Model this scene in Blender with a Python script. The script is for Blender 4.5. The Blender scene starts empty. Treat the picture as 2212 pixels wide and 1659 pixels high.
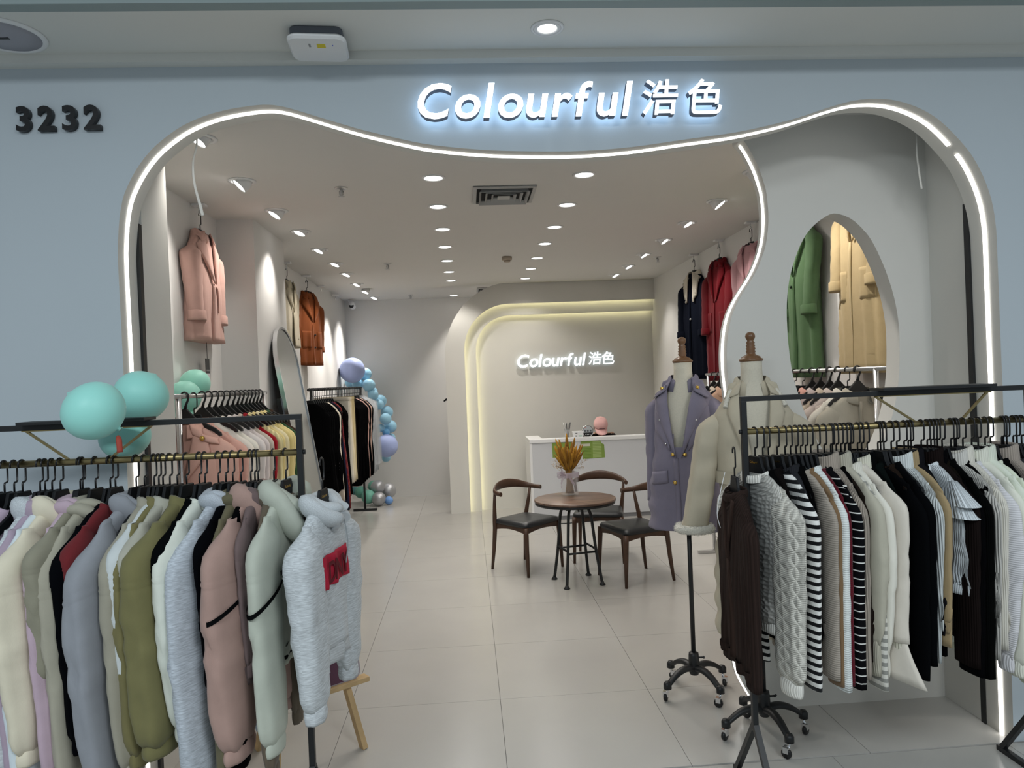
import bpy, bmesh, math, random
import numpy as np
from mathutils import Vector, Matrix
random.seed(7)
S = bpy.context.scene
COL = S.collection
PI = math.pi
R = math.radians

# ------------------------------------------------------------------ camera, world, large lights, exposure
F_PX, YAW, PITCH, ROLL, EYE = 1536.3, 0.06205, -0.00412, -0.03927, 1.70
_f = np.array([math.sin(YAW)*math.cos(PITCH), math.cos(YAW)*math.cos(PITCH), math.sin(PITCH)])
_r0 = np.array([math.cos(YAW), -math.sin(YAW), 0.0])
_u0 = np.cross(_r0, _f)
_r = math.cos(ROLL)*_r0 + math.sin(ROLL)*_u0
_u = -math.sin(ROLL)*_r0 + math.cos(ROLL)*_u0
cam = bpy.data.cameras.new('camera')
cam.sensor_width = 36.0
cam.lens = F_PX/2212*36.0
cam.clip_start = 0.05
cam_o = bpy.data.objects.new('camera', cam)
COL.objects.link(cam_o)
cam_o.matrix_world = Matrix(((_r[0], _u[0], -_f[0], 0), (_r[1], _u[1], -_f[1], 0), (_r[2], _u[2], -_f[2], EYE), (0, 0, 0, 1)))
S.camera = cam_o

w = bpy.data.worlds.new('mall_light')
S.world = w
w.use_nodes = True
w.node_tree.nodes['Background'].inputs[0].default_value = (0.80, 0.92, 1.0, 1)
w.node_tree.nodes['Background'].inputs[1].default_value = 0.33

def area_lamp(name, loc, size, power, color, rot=(0, 0, 0)):
    l = bpy.data.lights.new(name, 'AREA')
    l.shape = 'RECTANGLE'; l.size, l.size_y = size
    l.energy = power; l.color = color
    o = bpy.data.objects.new(name, l); COL.objects.link(o)
    o.location = loc; o.rotation_euler = rot
    return o
# unseen fill lamps standing in for the mall's ceiling lights, above and behind the photographer
area_lamp('mall_fill_lamp', (-1.7, -1.5, 3.9), (1.6, 1.2), 150, (0.86, 0.95, 1.0))
area_lamp('mall_fill_lamp', (2.0, -1.5, 3.9), (1.6, 1.2), 150, (0.9, 0.96, 1.0))
SPOT_W = 30.0
DISC_W = 25.0
LED_STR = 3.4
S.view_settings.view_transform = 'Standard'
S.view_settings.look = 'None'
S.view_settings.gamma = 1.0
S.view_settings.use_curve_mapping = False
S.view_settings.exposure = 0.0
S.cycles.max_bounces = 6
S.cycles.diffuse_bounces = 3
S.cycles.caustics_reflective = False
S.cycles.caustics_refractive = False

# ------------------------------------------------------------------ survey helpers: a sight line met with a plane gives a point of the place
def _ray(x, y):
    return _r*((x-1106)/F_PX) + _u*((829.5-y)/F_PX) + _f
_C = np.array([0, 0, EYE])
def at_X(x, y, X): d = _ray(x, y); return Vector(_C + d*(X/d[0]))
def at_Y(x, y, Y): d = _ray(x, y); return Vector(_C + d*(Y/d[1]))
def at_Z(x, y, Z): d = _ray(x, y); return Vector(_C + d*((Z-EYE)/d[2]))

# ------------------------------------------------------------------ materials
def lin(c):
    if isinstance(c, str):
        c = [int(c[i:i+2], 16)/255 for i in (1, 3, 5)]
        c = [x/12.92 if x <= 0.04045 else ((x+0.055)/1.055)**2.4 for x in c]
    return (c[0], c[1], c[2], 1.0)
_mats = {}
def mat(key, col, rough=0.6, metal=0.0, noise=0.0, nscale=8.0, bump=0.0, bscale=60.0, emit=None, strength=0.0, sheen=0.0, trans=0.0, ior=1.45, spec=0.5, coat=0.0):
    if key in _mats: return _mats[key]
    m = bpy.data.materials.new(key); m.use_nodes = True
    nt = m.node_tree; b = nt.nodes['Principled BSDF']
    c = lin(col)
    b.inputs['Base Color'].default_value = c
    b.inputs['Roughness'].default_value = rough
    b.inputs['Metallic'].default_value = metal
    b.inputs['Specular IOR Level'].default_value = spec
    b.inputs['IOR'].default_value = ior
    b.inputs['Transmission Weight'].default_value = trans
    b.inputs['Coat Weight'].default_value = coat
    if sheen:
        b.inputs['Sheen Weight'].default_value = sheen
        b.inputs['Sheen Roughness'].default_value = 0.6
    if emit is not None:
        b.inputs['Emission Color'].default_value = lin(emit)
        b.inputs['Emission Strength'].default_value = strength
    tc = nt.nodes.new('ShaderNodeTexCoord')
    if noise:
        n = nt.nodes.new('ShaderNodeTexNoise'); n.inputs['Scale'].default_value = nscale; n.inputs['Detail'].default_value = 4
        nt.links.new(tc.outputs['Object'], n.inputs['Vector'])
        mx = nt.nodes.new('ShaderNodeMix'); mx.data_type = 'RGBA'
        mx.inputs['A'].default_value = tuple(max(0, x*(1-noise)) for x in c[:3])+(1,)
        mx.inputs['B'].default_value = tuple(min(1, x*(1+noise)) for x in c[:3])+(1,)
        nt.links.new(n.outputs['Fac'], mx.inputs['Factor'])
        nt.links.new(mx.outputs['Result'], b.inputs['Base Color'])
    if bump:
        n = nt.nodes.new('ShaderNodeTexNoise'); n.inputs['Scale'].default_value = bscale; n.inputs['Detail'].default_value = 3
        nt.links.new(tc.outputs['Object'], n.inputs['Vector'])
        bp = nt.nodes.new('ShaderNodeBump'); bp.inputs['Strength'].default_value = bump; bp.inputs['Distance'].default_value = 0.004
        nt.links.new(n.outputs['Fac'], bp.inputs['Height']); nt.links.new(bp.outputs['Normal'], b.inputs['Normal'])
    _mats[key] = m
    return m

def fabric(col, kind='plain', col2=None, period=0.03, duty=0.5):
    key = f'fabric_{col}_{kind}_{col2}_{period}'
    if key in _mats: return _mats[key]
    m = bpy.data.materials.new(key); m.use_nodes = True
    nt = m.node_tree; N = nt.nodes; L = nt.links; b = N['Principled BSDF']
    c = lin(col); c2 = lin(col2) if col2 else c
    b.inputs['Base Color'].default_value = c
    b.inputs['Roughness'].default_value = 0.92
    b.inputs['Specular IOR Level'].default_value = 0.15
    b.inputs['Sheen Weight'].default_value = 0.10 if max(c[:3]) > 0.05 else 0.0
    if max(c[:3]) < 0.02: b.inputs['Specular IOR Level'].default_value = 0.04
    uv = N.new('ShaderNodeUVMap')
    sep = N.new('ShaderNodeSeparateXYZ'); L.new(uv.outputs['UV'], sep.inputs[0])
    tc = N.new('ShaderNodeTexCoord')
    def noise(scale, detail=3, vec=None):
        n = N.new('ShaderNodeTexNoise'); n.inputs['Scale'].default_value = scale; n.inputs['Detail'].default_value = detail
        L.new(vec or tc.outputs['Object'], n.inputs['Vector']); return n.outputs['Fac']
    def math_(op, a, v=None, b2=None):
        n = N.new('ShaderNodeMath'); n.operation = op
        if hasattr(a, 'node'): L.new(a, n.inputs[0])
        else: n.inputs[0].default_value = a
        if b2 is not None: L.new(b2, n.inputs[1])
        elif v is not None: n.inputs[1].default_value = v
        return n.outputs[0]
    def mix(fac, a, bcol):
        mx = N.new('ShaderNodeMix'); mx.data_type = 'RGBA'; L.new(fac, mx.inputs['Factor'])
        mx.inputs['A'].default_value = a; mx.inputs['B'].default_value = bcol; return mx.outputs['Result']
    height = noise(260, 2); strength = 0.25; dist = 0.0015
    if kind == 'plain':
        fac = noise(25, 3)
        L.new(mix(fac, tuple(x*0.93 for x in c[:3])+(1,), tuple(min(1, x*1.06) for x in c[:3])+(1,)), b.inputs['Base Color'])
    elif kind == 'heather':
        mp = N.new('ShaderNodeMapping'); mp.inputs['Scale'].default_value = (40, 220, 1); L.new(uv.outputs['UV'], mp.inputs['Vector'])
        fac = noise(1.0, 4, mp.outputs['Vector'])
        fac = math_('MULTIPLY_ADD', fac, 2.6); fac.node.inputs[2].default_value = -0.8; fac.node.use_clamp = True
        L.new(mix(fac, tuple(x*0.72 for x in c[:3])+(1,), tuple(min(1, x*1.18) for x in c[:3])+(1,)), b.inputs['Base Color'])
    elif kind == 'stripe':
        ph = math_('FRACT', math_('MULTIPLY', sep.outputs['Y'], 1.0/period))
        fac = math_('LESS_THAN', ph, duty)
        L.new(mix(fac, c, c2), b.inputs['Base Color'])
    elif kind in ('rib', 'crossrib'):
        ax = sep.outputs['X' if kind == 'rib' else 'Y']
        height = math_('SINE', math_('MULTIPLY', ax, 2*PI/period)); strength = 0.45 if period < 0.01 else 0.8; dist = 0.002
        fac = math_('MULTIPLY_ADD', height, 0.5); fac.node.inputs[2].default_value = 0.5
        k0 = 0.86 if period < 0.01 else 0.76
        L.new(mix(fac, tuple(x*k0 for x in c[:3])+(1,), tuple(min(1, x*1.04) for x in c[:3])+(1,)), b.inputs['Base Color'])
    elif kind in ('cable', 'ombre', 'honey'):
        if kind == 'cable':          # columns of two crossing strands
            xf = math_('SUBTRACT', math_('FRACT', math_('MULTIPLY', sep.outputs['X'], 1/0.052)), 0.5)
            cc = math_('MULTIPLY', math_('SINE', math_('MULTIPLY', sep.outputs['Y'], 2*PI/0.105)), 0.27)
            h1 = math_('MULTIPLY', math_('ABSOLUTE', math_('SUBTRACT', xf, b2=cc)), 3.4)
            h2 = math_('MULTIPLY', math_('ABSOLUTE', math_('ADD', xf, b2=cc)), 3.4)
            mxx = math_('SUBTRACT', 1.0, b2=math_('MINIMUM', h1, b2=h2)); mxx.node.use_clamp = True
            mxx = math_('ADD', math_('MULTIPLY', mxx, 0.8), b2=math_('MULTIPLY', math_('ABSOLUTE', math_('SINE', math_('MULTIPLY', sep.outputs['Y'], 2*PI/0.014))), 0.2))
        else:                        # small raised bobbles
            v = N.new('ShaderNodeTexVoronoi'); v.inputs['Scale'].default_value = 62; v.inputs['Randomness'].default_value = 0.5
            L.new(uv.outputs['UV'], v.inputs['Vector']); mxx = math_('SUBTRACT', 1.0, b2=v.outputs['Distance']); mxx.node.use_clamp = True
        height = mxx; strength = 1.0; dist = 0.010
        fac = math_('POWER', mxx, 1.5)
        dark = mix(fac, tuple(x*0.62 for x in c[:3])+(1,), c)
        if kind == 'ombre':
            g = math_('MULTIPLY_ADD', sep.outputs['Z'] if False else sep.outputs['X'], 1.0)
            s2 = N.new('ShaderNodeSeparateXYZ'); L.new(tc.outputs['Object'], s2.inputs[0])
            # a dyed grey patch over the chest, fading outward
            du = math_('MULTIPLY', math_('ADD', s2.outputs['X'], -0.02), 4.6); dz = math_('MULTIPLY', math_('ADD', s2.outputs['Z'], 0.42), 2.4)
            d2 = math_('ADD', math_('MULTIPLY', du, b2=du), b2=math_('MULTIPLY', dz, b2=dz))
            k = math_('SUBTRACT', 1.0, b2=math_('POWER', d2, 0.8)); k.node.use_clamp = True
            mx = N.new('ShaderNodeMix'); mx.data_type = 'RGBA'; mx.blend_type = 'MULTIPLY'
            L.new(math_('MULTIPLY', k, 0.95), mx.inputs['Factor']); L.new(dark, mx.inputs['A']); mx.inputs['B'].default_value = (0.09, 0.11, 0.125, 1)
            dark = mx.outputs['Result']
        L.new(dark, b.inputs['Base Color'])
    elif kind == 'print':
        v = N.new('ShaderNodeTexVoronoi'); v.inputs['Scale'].default_value = 45; L.new(uv.outputs['UV'], v.inputs['Vector'])
        L.new(mix(math_('LESS_THAN', v.outputs['Distance'], 0.45), c, c2), b.inputs['Base Color'])
    bp = N.new('ShaderNodeBump'); bp.inputs['Strength'].default_value = strength; bp.inputs['Distance'].default_value = dist
    L.new(height, bp.inputs['Height']); L.new(bp.outputs['Normal'], b.inputs['Normal'])
    _mats[key] = m
    return m

M_FACADE = mat('facade_paint', (0.50, 0.555, 0.59), 0.75, noise=0.03, nscale=1.5, bump=0.05, bscale=200)
M_WALL = mat('wall_paint', (0.74, 0.725, 0.70), 0.8, noise=0.015, nscale=2, bump=0.04, bscale=150)
M_WARM = mat('warm_paint', (0.68, 0.665, 0.62), 0.8, noise=0.03, nscale=3, bump=0.04, bscale=150)
M_CEIL = mat('ceiling_paint', (0.70, 0.68, 0.65), 0.85, noise=0.015, nscale=2)
M_MALLCEIL = mat('mall_ceiling_paint', (0.72, 0.72, 0.68), 0.85, noise=0.03, nscale=2)
M_BULK = mat('bulkhead_paint', (0.30, 0.36, 0.36), 0.8)
M_TILE = mat('porcelain_tile', (0.47, 0.455, 0.425), 0.22, noise=0.05, nscale=3, spec=0.5)
M_GROUT = mat('grout', (0.16, 0.155, 0.15), 0.9)
M_BLACK = mat('black_metal', (0.012, 0.013, 0.014), 0.45, noise=0.2, nscale=30)
M_HANG = mat('black_hanger_finish', (0.007, 0.008, 0.0095), 0.5, spec=0.25)
M_PLAST = mat('black_plastic', (0.01, 0.01, 0.011), 0.35)
M_GOLD = mat('antique_brass', (0.34, 0.27, 0.13), 0.35, metal=1.0, noise=0.15, nscale=40)
M_GOLDB = mat('gold_button', (0.75, 0.5, 0.13), 0.25, metal=1.0)
M_CHROME = mat('chrome', (0.75, 0.76, 0.78), 0.15, metal=1.0)
M_SILVER = mat('brushed_steel', (0.55, 0.55, 0.55), 0.3, metal=1.0)
M_WHITE = mat('white_plastic', (0.8, 0.8, 0.8), 0.4)
M_MIRROR = mat('mirror_glass', (0.56, 0.58, 0.57), 0.22, metal=1.0)
M_WALNUT = mat('walnut', (0.065, 0.032, 0.018), 0.42, noise=0.45, nscale=14)
M_LEATHER = mat('black_leather', (0.018, 0.020, 0.022), 0.38, bump=0.15, bscale=120)
M_PINE = mat('plywood', (0.52, 0.36, 0.18), 0.55, noise=0.25, nscale=20)
M_LINEN = mat('linen', (0.62, 0.57, 0.46), 0.9, noise=0.12, nscale=180, bump=0.2, bscale=300)
M_LED = mat('led_diffuser', (0.9, 0.9, 0.9), 0.5, emit=(1.0, 0.97, 0.92), strength=LED_STR)
M_COVE = mat('cove_led', (0.9, 0.9, 0.7), 0.5, emit=(1.0, 0.93, 0.55), strength=7.0)
M_DISC = mat('lamp_lens', (0.9, 0.9, 0.9), 0.5, emit=(1.0, 0.985, 0.96), strength=6.0)
M_SIGNF = mat('sign_face', (0.9, 0.9, 0.9), 0.5, emit=(0.93, 0.97, 1.0), strength=1.9)
M_SIGNB = mat('sign_back', (0.9, 0.9, 0.9), 0.5, emit=(0.50, 0.72, 1.0), strength=4.2)
M_SIGNS = mat('sign_side', (0.16, 0.18, 0.24), 0.5)
M_INK = mat('black_acrylic', (0.008, 0.008, 0.009), 0.3)

# ------------------------------------------------------------------ mesh builder
class MB:
    def __init__(s): s.v = []; s.f = []; s.sm = []; s.mi = []; s.uv = []
    def _face(s, idx, smooth=False, mi=0, uv=None):
        s.f.append(idx); s.sm.append(smooth); s.mi.append(mi); s.uv.extend(uv if uv else [(0, 0)]*len(idx))
    def box(s, x0, x1, y0, y1, z0, z1, mi=0, M=None):
        b = len(s.v)
        for x, y, z in ((x0,y0,z0),(x1,y0,z0),(x1,y1,z0),(x0,y1,z0),(x0,y0,z1),(x1,y0,z1),(x1,y1,z1),(x0,y1,z1)):
            p = Vector((x, y, z)); s.v.append(tuple(M @ p) if M else (x, y, z))
        for q in ((0,3,2,1),(4,5,6,7),(0,1,5,4),(1,2,6,5),(2,3,7,6),(3,0,4,7)): s._face([b+i for i in q], False, mi)
        return s
    def bar(s, p, q, wx, wy=None, up=(0, 0, 1), mi=0):
        """a square bar from p to q"""
        wy = wy or wx
        p = Vector(p); q = Vector(q); d = (q-p).normalized(); up = Vector(up)
        if abs(d.dot(up)) > 0.98: up = Vector((0, 1, 0))
        a = d.cross(up).normalized(); c = a.cross(d).normalized()
        b = len(s.v)
        for o in (p, q):
            for i, j in ((-1,-1),(1,-1),(1,1),(-1,1)): s.v.append(tuple(o + a*(i*wx/2) + c*(j*wy/2)))
        for f in ((3,2,1,0),(4,5,6,7),(0,1,5,4),(1,2,6,5),(2,3,7,6),(3,0,4,7)): s._face([b+i for i in f], False, mi)
        return s
    def rings(s, rows, closed=True, cap0=True, cap1=True, smooth=True, mi=0, uvs=None):
        """skin consecutive rings of n points"""
        b = len(s.v); n = len(rows[0])
        for r in rows: s.v.extend([tuple(map(float, p)) for p in r])
        m = n if closed else n-1
        if uvs is None: uvs = [[(i/n, k/10) for i in range(n+1)] for k in range(len(rows))]
        for k in range(len(rows)-1):
            for i in range(m):
                j = (i+1) % n
                s._face([b+k*n+i, b+k*n+j, b+(k+1)*n+j, b+(k+1)*n+i], smooth, mi, [uvs[k][i], uvs[k][i+1], uvs[k+1][i+1], uvs[k+1][i]])
        if closed and cap0: s._face([b+i for i in range(n)][::-1], False, mi)
        if closed and cap1: s._face([b+(len(rows)-1)*n+i for i in range(n)], False, mi)
        return s
    def tube(s, pts, r, n=8, mi=0, caps=True, flat=1.0):
        pts = [Vector(p) for p in pts]; rows = []; prev = None
        for i, p in enumerate(pts):
            d = (pts[min(i+1, len(pts)-1)] - pts[max(i-1, 0)]).normalized()
            if prev is None:
                up = Vector((0, 0, 1)) if abs(d.z) < 0.9 else Vector((0, 1, 0)); a = d.cross(up).normalized()
            else: a = (prev - d*prev.dot(d)).normalized()
            prev = a; c = d.cross(a)
            rr = r[i] if isinstance(r, (list, tuple)) else r
            rows.append([p + a*(rr*math.cos(t)) + c*(rr*flat*math.sin(t)) for t in [2*PI*k/n for k in range(n)]])
        return s.rings(rows, True, caps, caps, True, mi)
    def lathe(s, prof, n=24, M=None, mi=0, ex=1.0):
        """prof: (radius, z) list around Z"""
        rows = []
        for r, z in prof:
            row = [Vector((r*math.cos(2*PI*k/n), ex*r*math.sin(2*PI*k/n), z)) for k in range(n)]
            rows.append([M @ p for p in row] if M else row)
        return s.rings(rows, True, prof[0][0] > 1e-5, prof[-1][0] > 1e-5, True, mi)
    def prism(s, poly, d0, d1, axis='y', mi=0, M=None):
        """poly (a,b) extruded along axis; axis y: (x,z), axis x: (y,z), axis z: (x,y)"""
        b = len(s.v); n = len(poly)
        for d in (d0, d1):
            for a, c in poly:
                p = Vector({'y': (a, d, c), 'x': (d, a, c), 'z': (a, c, d)}[axis]); s.v.append(tuple(M @ p) if M else tuple(p))
        s._face([b+i for i in range(n)], False, mi); s._face([b+n+i for i in range(n)][::-1], False, mi)
        for i in range(n):
            j = (i+1) % n; s._face([b+j, b+i, b+n+i, b+n+j], False, mi)
        return s
    def mesh(s, name, mats):
        me = bpy.data.meshes.new(name)
        me.from_pydata(s.v, [], s.f)
        for m in (mats if isinstance(mats, (list, tuple)) else [mats]): me.materials.append(m)
        me.polygons.foreach_set('use_smooth', s.sm); me.polygons.foreach_set('material_index', s.mi)
        l = me.uv_layers.new(name='UVMap'); l.data.foreach_set('uv', np.array(s.uv, dtype=np.float32).ravel())
        me.update()
        return me
    def build(s, name, mats, parent=None, fix=False, loc=None, bevel=0):
        me = s.mesh(name, mats)
        if fix or bevel:
            bm = bmesh.new(); bm.from_mesh(me); bmesh.ops.recalc_face_normals(bm, faces=bm.faces)
            if bevel:
                bmesh.ops.bevel(bm, geom=[e for e in bm.edges if len(e.link_faces) == 2 and e.calc_face_angle(0) > 0.6], offset=bevel, segments=2, affect='EDGES', profile=0.6)
            bm.to_mesh(me); bm.free()
        return add(name, me, parent, loc)
def add(name, me, parent=None, loc=None):
    o = bpy.data.objects.new(name, me); COL.objects.link(o)
    if parent: o.parent = parent
    if loc: o.location = loc
    return o
def tag(o, label=None, cat=None, group=None, kind=None):
    if label: o['label'] = label
    if cat: o['category'] = cat
    if group: o['group'] = group
    if kind: o['kind'] = kind
    return o
def thing(name, label, cat, loc=(0, 0, 0), rotz=0.0, group=None):
    o = bpy.data.objects.new(name, None); COL.objects.link(o); o.empty_display_size = 0.1
    o.location = loc; o.rotation_euler = (0, 0, rotz)
    return tag(o, label, cat, group)
def struct(name, mb, m, **k):
    o = mb.build(name, m, None, **k) if isinstance(mb, MB) else add(name, mb)
    o['kind'] = 'structure'; return o
def dup(root, loc=None, rotz=None, label=None, group=None):
    r = root.copy(); COL.objects.link(r)
    if loc is not None: r.location = loc
    if rotz is not None: r.rotation_euler = (0, 0, rotz)
    if label: r['label'] = label
    if group: r['group'] = group
    for ch in list(root.children):
        c = ch.copy(); COL.objects.link(c); c.parent = r
        for g in list(ch.children):
            d = g.copy(); COL.objects.link(d); d.parent = c
    return r
def catmull(pts, k=6, closed=False):
    P = [np.array(p, float) for p in pts]; n = len(P); out = []
    for i in range(n if closed else n-1):
        g = (lambda j: P[j % n]) if closed else (lambda j: P[max(0, min(n-1, j))])
        p0, p1, p2, p3 = g(i-1), g(i), g(i+1), g(i+2)
        for j in range(k):
            t = j/k
            out.append(0.5*((2*p1)+(-p0+p2)*t+(2*p0-5*p1+4*p2-p3)*t*t+(-p0+3*p1-3*p2+p3)*t**3))
    if not closed: out.append(P[-1])
    return [tuple(p) for p in out]
def plate_mesh(name, outer, holes, y0, y1, m):
    """a flat panel in the XZ plane with holes, between y0 and y1"""
    c = bpy.data.curves.new(name, 'CURVE'); c.dimensions = '2D'; c.fill_mode = 'BOTH'; c.extrude = (y1-y0)/2
    for poly in [outer]+holes:
        sp = c.splines.new('POLY'); sp.points.add(len(poly)-1)
        for p, (x, z) in zip(sp.points, poly): p.co = (x, z, 0, 1)
        sp.use_cyclic_u = True
    o = bpy.data.objects.new(name, c); COL.objects.link(o)
    dg = bpy.context.evaluated_depsgraph_get()
    me = bpy.data.meshes.new_from_object(o.evaluated_get(dg)); bpy.data.objects.remove(o); bpy.data.curves.remove(c)
    me.transform(Matrix.Translation((0, (y0+y1)/2, 0)) @ Matrix.Rotation(PI/2, 4, 'X'))
    me.name = name; me.materials.clear(); me.materials.append(m)
    return me
def text_mesh(ch, size, depth, shear=0.0, offset=0.0):
    c = bpy.data.curves.new('glyph', 'FONT'); c.body = ch; c.size = size; c.extrude = depth/2; c.shear = shear; c.offset = offset; c.resolution_u = 4
    o = bpy.data.objects.new('glyph', c); COL.objects.link(o)
    dg = bpy.context.evaluated_depsgraph_get()
    me = bpy.data.meshes.new_from_object(o.evaluated_get(dg)); bpy.data.objects.remove(o); bpy.data.curves.remove(c)
    me.materials.clear(); me.name = 'letter'
    return me

# ------------------------------------------------------------------ the shell of the place
FY, CZ, XL, XR, YB = 3.03, 2.98, -1.815, 2.515, 10.93
MZ = 3.09
outline_px = [(299,1582),(287,1300),(276,1046),(268.5,860),(265.6,780),(258.5,640),(254.7,560),(254.7,524),(258,473),(264,435),(273,408),(291,372),(316,336),(346,306),(392,273),(442,250.5),(493,236.5),(544,228.5),(574,226.3),(600,228.4),(632,235.7),(696,255),(759,274),(800,285),(860,299),(932,313),(1041,323.5),(1149,327),(1258,326),(1366,317.5),(1475,302),(1583,287),(1660,271),(1723,254.5),(1786,233.5),(1837,219),(1879,213.5),(1922,215),(1964,225),(2006,244),(2040,269),(2082,313),(2107,348),(2128,391),(2143,437),(2151,487),(2154,538),(2162,748),(2168,900),(2180,1300),(2190,1600)]
op = [at_Y(x, y, FY) for x, y in outline_px]
op = [(p.x, p.z) for p in op]
op[0] = (op[0][0], 0.0); op[-1] = (op[-1][0], 0.0)
XJ0, XJ1 = op[0][0], op[-1][0]
arch = catmull(op, 4)
facade_poly = [(-4.2, 0), (-4.2, MZ+0.3), (4.6, MZ+0.3), (4.6, 0)] + arch[::-1]
me = plate_mesh('wall_front', facade_poly, [], FY, FY+0.165, M_FACADE)
me.materials.append(M_WARM)
for p in me.polygons:
    c = p.center
    if abs(p.normal.y) < 0.5 and abs(c.x) < 3 and c.z < 2.95: p.material_index = 1
struct('wall_front', me, None)
# ceiling band of the mall, with the low step along the shop front
struct('ceiling', MB().box(-5, 5, 2.655, FY, MZ, MZ+0.25), M_MALLCEIL)
struct('trim_1', MB().box(-5, 5, 2.98, FY, MZ-0.035, MZ), M_MALLCEIL)
struct('trim_2', MB().box(-5, 5, 2.60, 2.655, MZ, MZ+1.2), M_BULK)
# shop ceiling: main slab and the slightly higher bay at the very back
struct('ceiling_2', MB().box(-2.6, 3.2, FY+0.165, 9.22, CZ, CZ+0.12), M_CEIL)
struct('ceiling_3', MB().box(-2.6, 3.2, 9.22, YB+0.1, CZ+0.03, CZ+0.15), M_CEIL)
struct('wall_left', MB().box(XL-0.15, XL, 3.5, YB, 0, CZ+0.03), M_WALL)
struct('wall_right', MB().box(XR, XR+0.15, 3.5, YB, 0, CZ+0.03), M_WALL)
struct('wall_back', MB().box(XL-0.15, XR+0.15, YB, YB+0.15, 0, CZ+0.03), M_WALL)
struct('wall_column', MB().box(XL, -1.545, 5.40, 6.27, 0, CZ), M_WALL)
# returns behind the shutter guides
JB = FY+0.165
struct('wall_return', MB().box(-2.4, XJ0+0.012, JB+0.03, 3.5, 0, CZ), M_WARM)
struct('wall_niche_side', MB().box(XJ1+0.005, 3.2, JB+0.03, 3.5, 0, CZ), M_WARM)
struct('trim_3', MB().box(XJ0-0.03, XJ0+0.012, JB, JB+0.03, 0, 2.45), M_BLACK)
struct('trim_4', MB().box(XJ1-0.005, XJ1+0.04, JB, JB+0.03, 0, 2.45), M_BLACK)
struct('trim_5', MB().box(XJ1+0.085, XJ1+0.092, FY-0.004, FY, 0, 1.2), M_BLACK)

# the wave-edged panel with the oval opening
WY0, WY1 = 3.495, 3.61
wave_px = [(1600,296),(1608,306),(1622,328),(1638,360),(1650,395),(1656,420),(1660,473),(1654.6,526),(1641,568.5),(1625.5,600),(1601.6,637.5),(1585.7,669),(1576,701),(1571,738),(1569.8,773),(1572,812),(1581,880),(1592,960),(1598,1050),(1600,1150),(1597,1250),(1592,1340),(1590,1390),(1593.6,1430),(1604.7,1471),(1629.6,1515),(1640.6,1533)]
wv = [at_Y(x, y, WY0) for x, y in wave_px]; wv = [(p.x, p.z) for p in wv]
wv = [(1.415, CZ)] + wv; wv[-1] = (wv[-1][0], 0.0)
wave = catmull(wv, 4)
oval_px = [(1801.5,461),(1777,472),(1755,490),(1735,517),(1717,559.5),(1705,604.7),(1699.6,656),(1700.5,710),(1705,761),(1712.6,809.6),(1724.7,852),(1738,891),(1755,930),(1774,966),(1797,995),(1826,1013),(1858,1012),(1886,990),(1908,953),(1926,903),(1938,848),(1943,790),(1943,731),(1940,689),(1931,641),(1916,592.6),(1901,556),(1883,520),(1862,493),(1834.7,470.5)]
ov = [at_Y(x, y, WY0) for x, y in oval_px]
oval = catmull([(p.x, p.z) for p in ov], 3, True)
struct('wall_wave_panel', plate_mesh('wall_wave_panel', wave + [(XR, 0.0), (XR, CZ)], [oval], WY0, WY1, M_WARM), None)

# arched feature wall at the back: three stepped layers with cove strips between
def arch_path(x0, ztop, r, xr, n=14):
    pts = [(x0, 0.0)]
    for i in range(n+1):
        a = PI - (PI/2)*i/n
        pts.append((x0+r+r*math.cos(a), ztop-r+r*math.sin(a)))
    pts.append((xr, ztop)); return pts
def layer(name, outer, inner, y0, y1):
    poly = outer + inner[::-1]
    return struct(name, plate_mesh(name, poly, [], y0, y1, M_WARM), None)
AX = XR
outer0 = [(-0.28, 0)] + arch_path(-0.28, 3.01, 0.96, AX)[1:]
outer0 = [(x, min(z, CZ)) for x, z in outer0]
in1 = arch_path(-0.028, 2.715, 0.60, AX)
in2 = arch_path(0.124, 2.572, 0.46, AX)
layer('wall_arch_outer', outer0, in1, 9.29, 9.32)
mid0 = [(x, min(z, CZ)) for x, z in arch_path(-0.235, 2.96, 0.94, AX)]
layer('wall_arch_middle', mid0, in2, 9.385, 9.415)
struct('wall_arch_inner', plate_mesh('wall_arch_inner', arch_path(-0.23, 2.955, 0.94, AX)+[(AX, 0.0)], [], 9.48, 9.53, M_WARM), None)
struct('wall_arch_side', MB().prism([(-0.28, 0), (-0.28, 2.05), (-0.24, 2.05), (-0.24, 0)], 9.32, 9.53), M_WARM)
for nm, pth, y in (('cove_strip', in1, 9.330), ('cove_strip', in2, 9.425)):
    led = MB(); q = [(x-0.035, z+0.035 if i else z) for i, (x, z) in enumerate(pth)]
    led.tube([(x, y, z) for x, z in q], 0.007, 6)
    tag(led.build(nm, M_COVE), 'yellow-white light strip hidden behind the %s arch edge of the back wall' % ('outer' if pth is in1 else 'inner'), 'light strip')

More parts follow.
